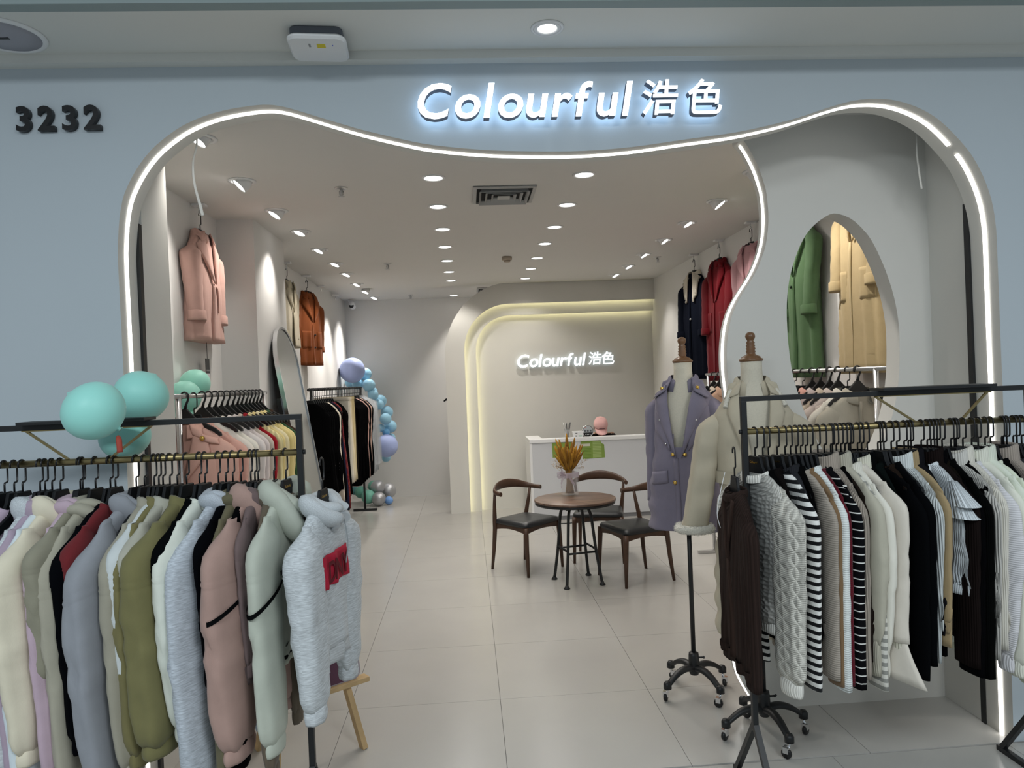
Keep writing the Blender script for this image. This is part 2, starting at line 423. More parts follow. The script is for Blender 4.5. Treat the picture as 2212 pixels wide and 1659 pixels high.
# LED strip set in the soffit of the wavy arch (two lengths meeting with a gap on the right), and the strip on the wave panel
def ribbon(mb, pts, y0, y1, inset, t=0.006):
    P = [np.array(p) for p in pts]; rows = []
    for i, p in enumerate(P):
        d = P[min(i+1, len(P)-1)] - P[max(i-1, 0)]; d = d/np.linalg.norm(d); nrm = np.array([d[1], -d[0]])*inset
        a = p + nrm*0.0; b = p + nrm*t
        rows.append([(a[0], y0, a[1]), (b[0], y0, b[1]), (b[0], y1, b[1]), (a[0], y1, a[1])])
    return mb.rings(rows, True, True, True, False)
cut = min(range(len(arch)), key=lambda i: (arch[i][0]-at_Y(2068, 322, 3.1).x)**2 + (arch[i][1]-at_Y(2068, 322, 3.1).z)**2 + (0 if i > len(arch)//2 else 9))
tag(ribbon(MB(), arch[:cut], 3.088, 3.108, 1).build('led_strip', M_LED, fix=True), 'long bright white light strip following the wavy arch edge under the sign', 'light strip')
tag(ribbon(MB(), arch[cut+1:], 3.088, 3.108, 1).build('led_strip', M_LED, fix=True), 'white light strip down the right leg of the shop arch, below the joint', 'light strip')
tag(ribbon(MB(), [p for p in wave if p[1] < 2.86], 3.545, 3.562, 1).build('led_strip', M_LED, fix=True), 'white light strip on the S-curved edge of the oval-window panel', 'light strip')

# floors, tile by tile
fl = struct('floor', MB().box(-4.4, 4.8, 0.6, YB+0.2, -0.06, -0.006), M_GROUT)
T, G = 0.8, 0.0022
def tile_mesh(x0, x1, y0, y1):
    return MB().box(x0+G/2, x1-G/2, y0+G/2, y1-G/2, -0.02, 0.0)
X0T, Y0T = -0.693-0.8*2, 3.802-0.8
tiles = {}
for i in range(-1, 6):
    for j in range(0, 10):
        x0, y0 = X0T+i*T, Y0T+j*T
        x1, y1 = min(x0+T, XR+0.1), min(y0+T, YB+0.1)
        x0 = max(x0, XL-0.1)
        if x1-x0 < 0.03 or y1-y0 < 0.03: continue
        tile_mesh(x0, x1, y0+(0.03 if j == 0 else 0), y1).build('tile', M_TILE, fl, bevel=0)
M_TILE2 = mat('mall_tile', (0.43, 0.425, 0.40), 0.22, noise=0.06, nscale=4)
for i in range(-5, 6):
    for j in range(-3, 0):
        x0, y0 = 1.53+i*T, Y0T+0.02+j*T
        tile_mesh(max(x0, -4.3), min(x0+T, 4.7), y0, y0+T).build('tile', M_TILE2, fl)
def short(lab, n=16):
    return ' '.join(lab.split()[:n])

# ------------------------------------------------------------------ lettering
def sign(name, label, pts, y_face, size_ratio, depth, mats=None):
    """pts: (text, x0, z0, height of C) laid along X; letters stand off the wall"""
    root = thing(name, label, 'sign', (pts['x'], y_face, pts['z']))
    h = pts['h']; size = h/0.70
    for ch, dx, dz, sc in pts['chars']:
        me = text_mesh(ch, size*sc, depth, 0.19 if ord(ch) < 256 else 0.13, (0.003*sc*size/0.2 if ord(ch) < 256 else 0.0022*sc*size/0.2))
        me.transform(Matrix.Rotation(PI/2, 4, 'X'))
        for m in (mats or (M_SIGNF, M_SIGNS, M_SIGNB)): me.materials.append(m)
        for p in me.polygons:
            p.material_index = 0 if p.normal.y < -0.7 else (2 if p.normal.y > 0.7 else 1)
        o = add('letter', me, root); o.location = (dx, 0, dz)
    return root
def advance(chars, h, gap):
    """pen positions from the glyphs' own widths"""
    out = []; x = 0
    for ch in chars:
        me = text_mesh(ch, h/0.70, 0.001, 0.19, 0.0)
        xs = [v.co.x for v in me.vertices]; out.append((ch, x-min(xs), max(xs)-min(xs))); x += max(xs)-min(xs)+gap
        bpy.data.meshes.remove(me)
    return out
def shop_sign(name, label, x0, x1, zb, yf, h, depth, split, cj, mats=None):
    pen = advance('Colourful', h, 0.0)
    tot = pen[-1][1]+pen[-1][2]
    natural = sum(p[2] for p in pen); want = (split-x0)
    gap = (want-natural)/8
    chars = []; x = 0
    for ch, off, wd in pen:
        me = text_mesh(ch, h/0.70, 0.001, 0.19, 0.0); mn = min(v.co.x for v in me.vertices); bpy.data.meshes.remove(me)
        chars.append((ch, x-mn, 0.0, 1.0)); x += wd+gap
    for ch, cx in zip('浩色', cj):
        me = text_mesh(ch, h/0.70, 0.001, 0.13, 0.0)
        xs = [v.co.x for v in me.vertices]; zs = [v.co.y for v in me.vertices]; bpy.data.meshes.remove(me)
        sc = (h*1.02)/(max(zs)-min(zs))
        chars.append((ch, cx-x0-sc*(min(xs)+max(xs))/2, -sc*min(zs), sc))
    return sign(name, label, dict(x=x0, z=zb, h=h, chars=chars), yf, 1, depth, mats)
p0 = at_Y(906, 265, 2.975); p1 = at_Y(1366, 252, 2.975)
c1 = at_Y(1424, 215, 2.975).x; c2 = at_Y(1520, 212, 2.975).x
shop_sign('shop_sign', 'large glowing white sign letters standing off the grey shop front above the arch', p0.x, p1.x, p0.z+0.012, 2.975, 0.143, 0.035, p1.x, (c1, c2))
q0 = at_Y(1118, 797, 9.435); q1 = at_Y(1266, 793, 9.435)
shop_sign('counter_sign', 'small glowing white sign letters on the back wall above the counter', q0.x, q1.x, q0.z+0.02, 9.435, 0.165, 0.03, q1.x, (at_Y(1285, 777, 9.435).x, at_Y(1313, 775, 9.435).x), (mat('small_sign_face', (0.9, 0.9, 0.9), 0.5, emit=(0.9, 0.97, 1.0), strength=1.5), mat('small_sign_side', (0.5, 0.52, 0.55), 0.5), mat('small_sign_back', (0.9, 0.9, 0.9), 0.5, emit=(0.75, 0.9, 1.0), strength=1.2)))
# the unit number
n0 = at_Y(35, 285, 3.02); root = thing('unit_number', 'black raised digits of the unit number on the grey shop front', 'number', (n0.x, 3.018, n0.z))
for k, ch in enumerate('3232'):
    me = text_mesh(ch, 0.137, 0.02, 0.0, 0.0035); me.transform(Matrix.Rotation(PI/2, 4, 'X')); me.materials.append(M_INK)
    mid = (min(v.co.x for v in me.vertices)+max(v.co.x for v in me.vertices))/2
    o = add('digit', me, root); o.location = (at_Y((54, 103.5, 153.5, 202.5)[k], 285, 3.02).x-n0.x-mid, 0, 0.002+0.0008*k)

# ------------------------------------------------------------------ ceiling fittings
def spot_light(name, loc, power, color, size_deg, blend, direction=(0, 0, -1), radius=0.035, parent=None):
    l = bpy.data.lights.new(name, 'SPOT'); l.energy = power; l.color = color; l.spot_size = R(size_deg); l.spot_blend = blend; l.shadow_soft_size = radius
    o = bpy.data.objects.new(name, l); COL.objects.link(o)
    o.location = loc; o.rotation_euler = Vector(direction).to_track_quat('-Z', 'Y').to_euler()
    if parent: o.parent = parent
    return o
def downlight(loc, label, group, power, rad=0.057, color=(1, 0.955, 0.89), cone=130, proto={}):
    k = rad
    if k not in proto:
        mr = MB().lathe([(rad+0.016, 0.0), (rad+0.016, -0.004), (rad+0.004, -0.007), (rad, -0.004), (rad-0.002, 0.0)], 28).mesh('ring', M_WHITE)
        ml = MB().lathe([(0, -0.0035), (rad*0.6, -0.0035), (rad, -0.002), (rad, 0.0)], 28).mesh('lens', M_DISC)
        proto[k] = (mr, ml)
    t = thing('downlight', label, 'ceiling light', loc, 0, group)
    add('trim_ring', proto[k][0], t); add('lens', proto[k][1], t)
    spot_light('lamp', (0, 0, -0.03), power, color, cone, 0.6, parent=t, radius=0.05)
    return t
def spotlight(loc, side, tilt, label, group, power, sunk=0.0, proto={}):
    if not proto:
        proto['ring'] = MB().lathe([(0.082, 0.0), (0.082, -0.005), (0.062, -0.008), (0.058, -0.004), (0.056, 0.0)], 28).mesh('trim_ring', M_WHITE)
        proto['head'] = MB().lathe([(0.0, 0.05), (0.035, 0.05), (0.05, 0.02), (0.052, -0.028), (0.047, -0.03), (0.046, -0.024)], 24).mesh('head', M_WHITE)
        proto['lens'] = MB().lathe([(0, -0.026), (0.047, -0.025), (0.047, -0.020)], 24).mesh('lens', M_DISC)
    t = thing('adjustable_spotlight', label, 'ceiling light', loc, 0, group)
    add('trim_ring', proto['ring'], t)
    h = add('head', proto['head'], t); h.location = (0, 0, -0.012+sunk); h.rotation_euler = (R(-14), R(tilt)*side, 0)
    add('lens', proto['lens'], h)
    a = R(tilt)*side
    d = Vector((-math.sin(a), -0.24*math.cos(a), -0.97*math.cos(a))).normalized()
    spot_light('lamp', Vector((0, 0, -0.012))+d*0.04, power, (1, 0.955, 0.90), 75, 1.0, d, 0.03, t)
    return t
order = ['nearest', 'second', 'third', 'fourth', 'fifth', 'sixth', 'seventh', 'eighth', 'ninth', 'tenth']
CLp = [(936,384),(946,446),(956,495),(961,533),(966,563),(970,587),(974,606),(980,638)]
CRp = [(1262,377),(1225,442),(1198,490),(1177,526),(1160,557),(1147,580),(1135,601)]
for i, (x, y) in enumerate(CLp):
    p = at_Z(x, y, CZ if i < 7 else CZ+0.03)
    downlight(p, f'round white downlight, {order[i]} from the shop entrance in the row left of the ceiling vent', 'downlights left of the vent', DISC_W*(1.6 if i == 7 else 1.0), cone=70 if i == 7 else 130)
for i, (x, y) in enumerate(CRp):
    p = at_Z(x, y, CZ)
    downlight(p, f'round white downlight, {order[i]} from the shop entrance in the row right of the ceiling vent', 'downlights right of the vent', DISC_W)
LSp = [(432,299),(523,391),(597,455),(649,500),(690,539),(725,569),(749,591),(771,613),(790,629),(809,642)]
RSp = [(1550,434),(1484,481),(1434,518),(1390,549),(1357,574),(1328,593)]
for i, (x, y) in enumerate(LSp):
    p = at_Z(x, y, CZ if p.y < 9.2 or i < 8 else CZ+0.03)
    spotlight(p, 1, (30, 42, 30, 20, 24, 20, 22, 22, 20, 20)[i], f'tilting white spotlight, {order[i]} from the entrance along the left wall', 'spotlights along the left wall', SPOT_W*(1.0 if i < 7 else 3.4), 0.0 if i in (1, 2) else 0.020)
for i, (x, y) in enumerate(RSp):
    p = at_Z(x, y, CZ)
    spotlight(p, -1, (34, 26, 30, 28, 24, 24)[i], f'tilting white spotlight, {order[i]} from the entrance along the right wall', 'spotlights along the right wall', SPOT_W, 0.0 if i == 0 else 0.020)
# the near right spotlights that wash the coats behind the oval (their fittings are behind the arch)
for y, nf in ((3.75, 'nearer'), (4.45, 'farther')):
    spotlight((1.89, y, CZ), -1, 32, f'tilting white spotlight over the coats behind the oval window, {nf} of two', 'spotlights behind the wave panel', SPOT_W*1.5)
for y, nf in ((9.75, 'nearer'), (10.30, 'farther')):  # two unseen downlights added to brighten the far back wall
    downlight((0.765, y, CZ+0.03), f'round white downlight hidden behind the arched back wall, {nf} of two', 'downlights behind the arched wall', DISC_W*1.5)
# mall downlight over the sign
p = at_Z(1182, 60, MZ)
t = downlight(p, 'round recessed downlight in the mall ceiling above the glowing sign', None, 4, 0.038, (0.72, 0.87, 1.0), cone=64)
MB().lathe([(0.066, 0.0), (0.066, -0.004), (0.058, -0.007), (0.054, -0.003), (0.053, 0.0)], 32).build('outer_ring', M_WHITE, t)

def vent(loc, sx, sy, label):
    t = thing('air_vent', label, 'vent', loc)
    m = MB(); gm = mat('vent_grey', (0.42, 0.42, 0.41), 0.5)
    MB().box(-sx/2+0.01, sx/2-0.01, -sy/2+0.01, sy/2-0.01, 0.0, -0.002).build('dark_throat', mat('vent_dark', (0.02, 0.02, 0.02), 0.9), t)
    for k in range(5):
        f0 = 1 - k*0.2; a, b = sx/2*f0, sy/2*f0; a2, b2 = a-0.024 if k == 0 else a-0.016, b-0.024 if k == 0 else b-0.016
        z0, z1 = (-0.014, -0.004) if k == 0 else (-0.030+0.002*k, -0.006)
        if k == 4:
            MB().box(-a, a, -b, b, -0.026, -0.022).build('centre_blade', gm, t); continue
        m = MB()
        rows = []
        for (aa, bb, z) in ((a, b, -0.003 if k == 0 else z0), (a, b, -0.010 if k == 0 else z0-0.003), (a2, b2, -0.014 if k == 0 else z1), (a2, b2, -0.002)):
            rows.append([(-aa, -bb, z), (aa, -bb, z), (aa, bb, z), (-aa, bb, z)])
        m.rings(rows, True, False, False, False).build('frame' if k == 0 else 'blade', gm, t, fix=True)
    return t
v = [at_Z(x, y, CZ) for x, y in ((1022,402),(1166,399),(1142,434),(1021,439))]
vc = (v[0]+v[1]+v[2]+v[3])/4
vent((vc.x, vc.y, CZ-0.001), 0.42, 0.43, 'square stepped ceiling air vent between the two rows of downlights')
pv = at_Z(1050, 623, CZ+0.03)
vent((pv.x+0.08, pv.y+0.1, CZ+0.029), 0.42, 0.43, 'dark ceiling air vent half hidden by the top of the curved back wall')
def sprinkler(loc, label):
    t = thing('sprinkler', label, 'sprinkler', loc, 0, 'ceiling sprinklers')
    MB().lathe([(0.042, 0.0), (0.042, -0.003), (0.03, -0.008), (0.012, -0.010), (0, -0.010)], 20).build('rose', M_SILVER, t)
    m = MB().lathe([(0.010, -0.008), (0.010, -0.03), (0.006, -0.045), (0.006, -0.052)], 10)
    m.tube([(-0.012, 0, -0.02), (-0.014, 0, -0.04), (0, 0, -0.054)], 0.0025, 5).tube([(0.012, 0, -0.02), (0.014, 0, -0.04), (0, 0, -0.054)], 0.0025, 5)
    m.build('nozzle', M_SILVER, t)
    MB().lathe([(0, -0.053), (0.020, -0.054), (0.020, -0.057), (0, -0.057)], 16).build('deflector', M_SILVER, t)
for (x, y), lb in zip(((737,406),(837,570),(887,637),(1420,555)), ('chrome sprinkler head left of the nearest downlight rows', 'chrome sprinkler head in the middle of the left half of the ceiling', 'chrome sprinkler head at the far end by the back wall', 'chrome sprinkler head near the right wall before the navy coat')):
    sprinkler(at_Z(x, y, CZ+0.03 if y == 637 else CZ), lb)
t = thing('smoke_detector', 'beige smoke detector on the shop ceiling between the downlight rows', 'smoke detector', at_Z(1095, 555, CZ))
MB().lathe([(0.052, 0), (0.052, -0.03), (0.045, -0.036), (0, -0.036)], 24).build('base', mat('beige_plastic', (0.45, 0.38, 0.30), 0.5), t)
MB().lathe([(0.034, -0.036), (0.032, -0.052), (0.02, -0.056), (0, -0.056)], 20).build('sensor', _mats['beige_plastic'], t)
# mall ceiling speaker and wireless box
t = thing('ceiling_speaker', 'round white loudspeaker grille in the mall ceiling above the unit number', 'speaker', at_Z(8, 75, MZ))
MB().lathe([(0.145, 0), (0.142, -0.006), (0.128, -0.010), (0.124, -0.006)], 40).build('rim', M_WHITE, t)
MB().lathe([(0, -0.014), (0.06, -0.012), (0.124, -0.006), (0.124, 0)], 40).build('grille', mat('speaker_grey', (0.42, 0.42, 0.47), 0.7, bump=0.6, bscale=900), t)
MB().box(-0.018, 0.018, -0.006, 0.006, -0.016, -0.013).build('badge', M_INK, t)
t = thing('wireless_access_point', 'white rounded wireless box with a yellow sticker under the mall ceiling', 'wireless box', at_Z(688, 82, MZ), R(4))
def rrect(a, b, r, n=5):
    return [(sx*(a-r)+r*math.cos(t0+PI/2*k/n), sy*(b-r)+r*math.sin(t0+PI/2*k/n)) for sx, sy, t0 in ((1,1,0),(-1,1,PI/2),(-1,-1,PI),(1,-1,1.5*PI)) for k in range(n+1)]
def slab(a, b, r, z0, z1, e=0.004):
    m = MB(); A = rrect(a, b, r); Bm = rrect(a-e, b-e, max(r-e, 0.002))
    lo, hi = min(z0, z1), max(z0, z1)
    return m.rings([[(x, y, lo) for x, y in Bm], [(x, y, lo+e) for x, y in A], [(x, y, hi-e) for x, y in A], [(x, y, hi) for x, y in Bm]], True, True, True, False)
slab(0.10, 0.10, 0.03, 0, -0.028).build('mount', mat('grey_plastic', (0.10, 0.11, 0.13), 0.6), t, fix=True)
slab(0.112, 0.105, 0.04, -0.028, -0.05, 0.008).build('cover', M_WHITE, t, fix=True)
MB().box(-0.002, 0.030, -0.055, -0.025, -0.0512, -0.0500).build('yellow_sticker', mat('sticker_yellow', (0.72, 0.60, 0.02), 0.5), t)
MB().box(-0.034, -0.026, -0.055, -0.028, -0.0508, -0.0500).build('printed_mark', mat('mark_grey', (0.3, 0.3, 0.3), 0.5), t)
MB().box(0.056, 0.060, -0.05, -0.04, -0.0508, -0.0500).build('indicator', mat('indicator_blue', (0.1, 0.15, 0.6), 0.4), t)
# loose white straps hanging at the two ends of the arch
def strap(name, label, pts, wdt):
    P = catmull([tuple(p) for p in pts], 5); m = MB()
    m.tube(P, [wdt*(0.6+0.6*i/len(P)) for i in range(len(P))], 8, flat=0.35)
    tag(m.build(name, mat('cord_white', (0.7, 0.68, 0.63), 0.6)), label, 'cord')
strap('hanging_strap', 'loose white strap hanging from the left end of the arch before the pink coat', [Vector((at_Y(425, 296, 3.25).x, 3.25, CZ))]+[at_Y(x, y, 3.25) for x, y in ((425,296),(424,320),(417,350),(419,390),(427,425),(433,445),(438,466))], 0.006)
strap('hanging_strap', 'loose white strap hanging at the top right corner of the window niche', [Vector((at_Y(1978, 262, 3.3).x, 3.3, CZ))]+[at_Y(x, y, 3.3) for x, y in ((1978,262),(1980,300),(1981,335),(1986,375),(1991,408))], 0.005)
# security camera
p = at_Z(760, 652, CZ+0.03); p.y = 10.75; p.z = CZ+0.03; p.x = at_Y(760, 660, 10.75).x
t = thing('security_camera', 'small white security camera at the top of the back wall', 'camera', p)
MB().lathe([(0.055, 0), (0.055, -0.02), (0.03, -0.05), (0, -0.05)], 20).build('mount', M_WHITE, t)
b = MB().lathe([(0, 0.07), (0.04, 0.07), (0.045, 0.0), (0.045, -0.06), (0.036, -0.07), (0, -0.07)], 20, Matrix.Translation((0.01, -0.03, -0.085)) @ Matrix.Rotation(R(70), 4, 'X')).build('body', M_WHITE, t)
MB().lathe([(0.034, 0), (0.034, 0.006), (0, 0.010)], 20, Matrix.Translation((0.01, -0.103, -0.108)) @ Matrix.Rotation(R(70), 4, 'X')).build('lens', M_INK, b)
# ceiling hooks for display coats
HOOKS = {}
def ceiling_hook(key, px, label, side):
    p = at_Z(px[0], px[1], CZ)
    if key == 'cream': p.y = 7.25
    p.x = max(p.x, -1.765) if side > 0 else min(p.x, 2.462)
    t = thing('ceiling_hook', label, 'hook', (p.x, p.y, CZ), 0, 'ceiling hooks')
    MB().box(-0.045, 0.045, -0.03, 0.03, -0.016, 0).build('plate', M_WHITE, t, bevel=0.003)
    m = MB(); m.tube([(0, 0, -0.016), (0, 0, -0.045)], 0.004, 8)
    m.tube([(0.0, 0.016*math.sin(a), -0.06-0.016*math.cos(a)) for a in [R(-150+15*k) for k in range(21)]], 0.004, 8)
    m.build('hook', M_CHROME, t)
    HOOKS[key] = (p.x, p.y, CZ-0.076)
    return t
ceiling_hook('pink', (425,441), 'white ceiling hook holding the pink display coat', 1)
ceiling_hook('cream', (614,577), 'white ceiling hook holding the cream coat behind the column', 1)
ceiling_hook('orange', (652,595), 'white ceiling hook holding the rust orange coat', 1)
ceiling_hook('none1', (688,616), 'empty white ceiling hook just past the rust orange coat', 1)
ceiling_hook('none2', (717,637), 'empty white ceiling hook nearest the back wall on the left', 1)
ceiling_hook('rpink', (1625,479), 'white ceiling hook holding the pale pink coat by the wave strip', -1)
ceiling_hook('red', (1557,518), 'white ceiling hook holding the dark red coat', -1)
ceiling_hook('navy', (1499,549), 'white ceiling hook holding the navy coat with white collar', -1)

# ------------------------------------------------------------------ clothes
def lerp(a, b, t): return a+(b-a)*t
def smooth(t): t = max(0.0, min(1.0, t)); return t*t*(3-2*t)
class Garment:
    """local frame: x along the shoulders, +y the face that shows, z down from the rail"""
    def __init__(s, name, label, cat, loc, rotz, group, seed, p):
        s.p = dict(hw=0.205, th=0.020, zn=-0.135, zs=-0.205, hem=-0.78, wh=0.235, wn=0.075, fold=0.012, n=32, tn=0.028, flare=0.0, close=True)
        s.p.update(p); s.rng = random.Random(seed)
        s.root = thing(name, label, cat, loc, rotz, group)
        q = s.p
        s.ph = [s.rng.uniform(0, 6.3) for _ in range(8)]
        s.k1 = s.rng.uniform(38, 62); s.k2 = s.rng.uniform(75, 110)
    def WT(s, z):
        q = s.p
        if z > q['zs']:
            t = (q['zn']-z)/(q['zn']-q['zs']); t = max(0, min(1, t))
            return lerp(q['wn'], q['hw'], t**0.75), lerp(q['tn'], q['th'], t)
        t = (q['zs']-z)/(q['zs']-q['hem'])
        W = lerp(q['hw'], q['wh'], smooth(t*1.1)) - q.get('waist', 0)*math.exp(-((t-0.42)/0.16)**2)
        return W, q['th']*(1+0.25*math.sin(PI*min(1, t*1.3))) + q['flare']*t
    def F(s, u, z):
        q = s.p
        t = max(0.0, (q['zs']-z)/(q['zs']-q['hem']))
        return q['fold']*min(1.2, t*1.3)*(math.sin(u*s.k1+s.ph[0]+2.0*t)+0.5*math.sin(u*s.k2+s.ph[1]-1.5*t)) + q.get('lean', 0.0)*t
    def v(s, u, z):
        W, T = s.WT(z)
        c = min(1.0, abs(u)/W)**(1/0.75)
        return T*(max(0.0, 1-c*c)**0.5)**0.85 + s.F(u, z)
    def body(s, m, z1=None, name='body', rows=17):
        q = s.p; hem = q['hem'] if z1 is None else z1
        zz = [lerp(q['zn'], q['zs'], (k/4)**1.2) for k in range(5)] + [lerp(q['zs'], hem, (k+1)/rows) for k in range(rows)]
        n = q['n']; R_ = []; U = []
        for k, z in enumerate(zz):
            W, T = s.WT(z); row = []; uvr = []
            tt = max(0.0, (q['zs']-z)/(q['zs']-q['hem']))
            for i in range(n+1):
                a = 2*PI*i/n; c, d = math.cos(a), math.sin(a)
                u = W*math.copysign(abs(c)**0.75, c); vv = T*math.copysign(abs(d)**0.85, d)
                uvr.append((W*4*i/n, -z))
                if i < n:
                    side = 0.008*tt*math.sin(9*z*6+s.ph[2])*(1 if c > 0 else -1)*abs(c)
                    row.append((u+side, vv+s.F(u, z), z - q.get('hemcurve', 0)*tt*tt*abs(d)))
            R_.append(row); U.append(uvr)
        mb = MB().rings(R_, True, False, True, True, 0, U)
        if q.get('vopen'):
            vw, vl = q['vopen']; keep = []
            for fi, f in enumerate(mb.f):
                c = sum((Vector(mb.v[i]) for i in f), Vector())/len(f)
                if len(f) == 4 and c.y > 0.02 and c.z > q['zn']-vl and abs(c.x) < vw*(1-(q['zn']-c.z)/vl): continue
                keep.append(fi)
            off = 0; uv = []
            st = []
            for f in mb.f: st.append(off); off += len(f)
            for fi in keep: uv.extend(mb.uv[st[fi]:st[fi]+len(mb.f[fi])])
            mb.uv = uv; mb.sm = [mb.sm[i] for i in keep]; mb.mi = [mb.mi[i] for i in keep]; mb.f = [mb.f[i] for i in keep]
        return mb.build(name, m, s.root)
    def band(s, m, z0, z1, name='hem_band', grow=1.0, extra=0.003, n=36, ribs=0):
        R_ = []; U = []
        for k in range(5):
            t = k/4; z = lerp(z0, z1, t); W, T = s.WT(max(z, s.p['hem'])); sc = lerp(1.0, grow, t); row = []; uvr = []
            ex = extra*(math.sin(PI*min(1, t+0.12)))
            for i in range(n+1):
                a = 2*PI*i/n; c, d = math.cos(a), math.sin(a)
                u = (W*sc+ex)*math.copysign(abs(c)**0.75, c)
                vv = (T+ex+(0.003*math.sin(i*ribs) if ribs else 0))*math.copysign(abs(d)**0.85, d)
                uvr.append((W*4*i/n, -z))
                if i < n: row.append((u, vv+s.F(u, max(z, s.p['hem'])), z))
            R_.append(row); U.append(uvr)
        return MB().rings(R_, True, False, True, True, 0, U).build(name, m, s.root)
    def sleeve(s, side, m, L=0.62, rt=0.075, rb=0.055, kind='elastic', thick=0.5, out=0.055, tuck=0.0, swing=0.0, cuffm=None, n=28, seam=0.0, wr=1.0, back=0.0, bend=0.0, cuffL=0.05, spread=0.0):
        """side: +1 / -1; a tube that drops from the shoulder tip"""
        q = s.p; hw, zs = q['hw'], q['zs']; ph = [s.rng.uniform(0, 6.3) for _ in range(5)]
        T = sorted(set([0, .02, .05, .09] + [0.13+0.87*k/20 for k in range(21)] + ([seam-.012, seam, seam+.012] if seam else [])))
        R_ = []; U = []
        def centre(t):
            u = hw-0.045+out*smooth(t*5) - 0.02*t + spread*t + bend*math.sin(PI*t)
            return side*u, swing*t + back*math.sin(PI*t), zs+0.035-L*t
        for t in T:
            cx, cy, cz = centre(t)
            open_ = smooth(t/0.13) if t < 0.13 else 1
            r = lerp(rt, rb, smooth((t-0.1)/0.9))*lerp(0.25, 1.0, open_)
            if kind == 'elastic': r *= 1+0.10*math.sin(PI*t)-0.34*smooth((t-0.93)/0.07)
            if kind == 'rib': r *= 1-0.30*smooth((t-0.94)/0.06)
            if kind == 'puff': r *= 1+0.28*math.sin(PI*min(1, t*1.05))**2 - 0.35*smooth((t-0.88)/0.12)
            if kind == 'flare': r *= 1+0.05*math.sin(PI*t)
            if seam and abs(t-seam) < 0.004: r *= 1.02
            elif seam and abs(abs(t-seam)-0.012) < 0.004: r *= 0.985
            row = []; uvr = []
            for i in range(n+1):
                a = 2*PI*i/n; c, d = math.cos(a), math.sin(a)
                w = 1 + wr*(0.030*math.sin(17*t+2*a+ph[0]) + 0.02*math.sin(29*t-3*a+ph[1]) + 0.06*math.sin(3*a+ph[3]+2.2*t) + 0.04*math.sin(5*a+ph[4]-2.6*t) + 0.06*math.exp(-((t-0.52)/0.13)**2)*math.sin(42*t+1.5*a+ph[2]))*min(1, t*3)
                if kind in ('elastic', 'puff') and t > 0.85: w += 0.07*math.sin(6*a+ph[3])*(t-0.85)/0.15
                uvr.append((r*4*i/n, L*t))
                if i < n: row.append((cx+r*w*math.copysign(abs(c)**0.85, c), cy+r*thick*w*math.copysign(abs(d)**0.9, d), cz+tuck*math.sin(a)))
            R_.append(row); U.append(uvr)
        o = MB().rings(R_, True, True, True, True, 0, U).build('sleeve', m, s.root)
        cx, cy, cz = centre(1.0)
        rr = rb*{'elastic': 0.72, 'puff': 0.66, 'flare': 1, 'straight': 0.98, 'rib': 0.72, 'turn': 1.07}[kind]
        if kind in ('elastic', 'rib', 'puff'):
            R2 = []; U2 = []
            for k in range(7):
                t = max(0.0, (k-1)/5); row = []; uvr = []
                for i in range(25):
                    a = 2*PI*i/24; c, d = math.cos(a), math.sin(a)
                    r = rr*(0.80 if k == 0 else 1.0+0.09*math.sin(PI*t))*(1+(0.05 if kind == 'elastic' else 0.02)*math.sin(7*a+ph[4]))
                    uvr.append((r*4*i/24, t*cuffL))
                    if i < 24: row.append((cx+r*c, cy+r*(thick+0.06)*d, cz+(0.022 if k == 0 else 0.012)-cuffL*t))
                R2.append(row); U2.append(uvr)
            MB().rings(R2, True, False, True, True, 0, U2).build('cuff', cuffm or m, s.root)
        if kind == 'flare':
            R2 = []; U2 = []
            for k in range(6):
                t = k/5; row = []; uvr = []
                for i in range(25):
                    a = 2*PI*i/24; c, d = math.cos(a), math.sin(a); r = rb*lerp(0.98, 2.1, t**1.2)*(1+0.10*t*math.sin(5*a+ph[3]))
                    uvr.append((r*4*i/24, t*0.13))
                    if i < 24: row.append((cx+r*c, cy+r*(thick-0.1)*d, cz-0.135*t))
                R2.append(row); U2.append(uvr)
            MB().rings(R2, True, False, True, True, 0, U2).build('flared_cuff', cuffm or m, s.root)
        if kind == 'turn':
            R2 = []
            for r, z in ((rr*0.98, 0.055), (rr*1.06, 0.05), (rr*1.08, 0.0), (rr*1.06, -0.012), (rr*0.9, -0.008)):
                R2.append([(cx+r*math.cos(2*PI*i/20), cy+r*(thick+0.05)*math.sin(2*PI*i/20), cz+z) for i in range(20)])
            MB().rings(R2, True, False, True, True).build('turned_cuff', cuffm or m, s.root)
        s.tip = (cx, cy, cz)
        return o
    def neck(s, m, kind='crew'):
        q = s.p; z = q['zn']; wn, tn = q['wn'], q['tn']
        prof = {'crew': [(1.10, -0.020), (1.12, -0.004), (1.0, 0.010), (0.86, 0.006), (0.86, -0.02)],
                'turtle': [(1.08, -0.02), (1.05, 0.01), (1.0, 0.05), (0.94, 0.058), (0.86, 0.05), (0.88, -0.01)],
                'shirt': [(1.25, -0.045), (1.3, -0.04), (1.08, 0.022), (0.92, 0.024), (0.9, -0.02)]}[kind]
        rows = []; U = []
        for f, dz in prof:
            rows.append([(f*wn*math.cos(2*PI*i/28), f*(tn+0.012)*math.sin(2*PI*i/28), z+dz-(0.022 if math.sin(2*PI*i/28) > 0 else 0)*max(0, math.sin(2*PI*i/28))) for i in range(28)])
            U.append([(wn*4*i/28, dz) for i in range(29)])
        MB().rings(rows, True, False, False, True, 0, U).build({'crew': 'neckband', 'turtle': 'high_collar', 'shirt': 'collar'}[kind], m, s.root)
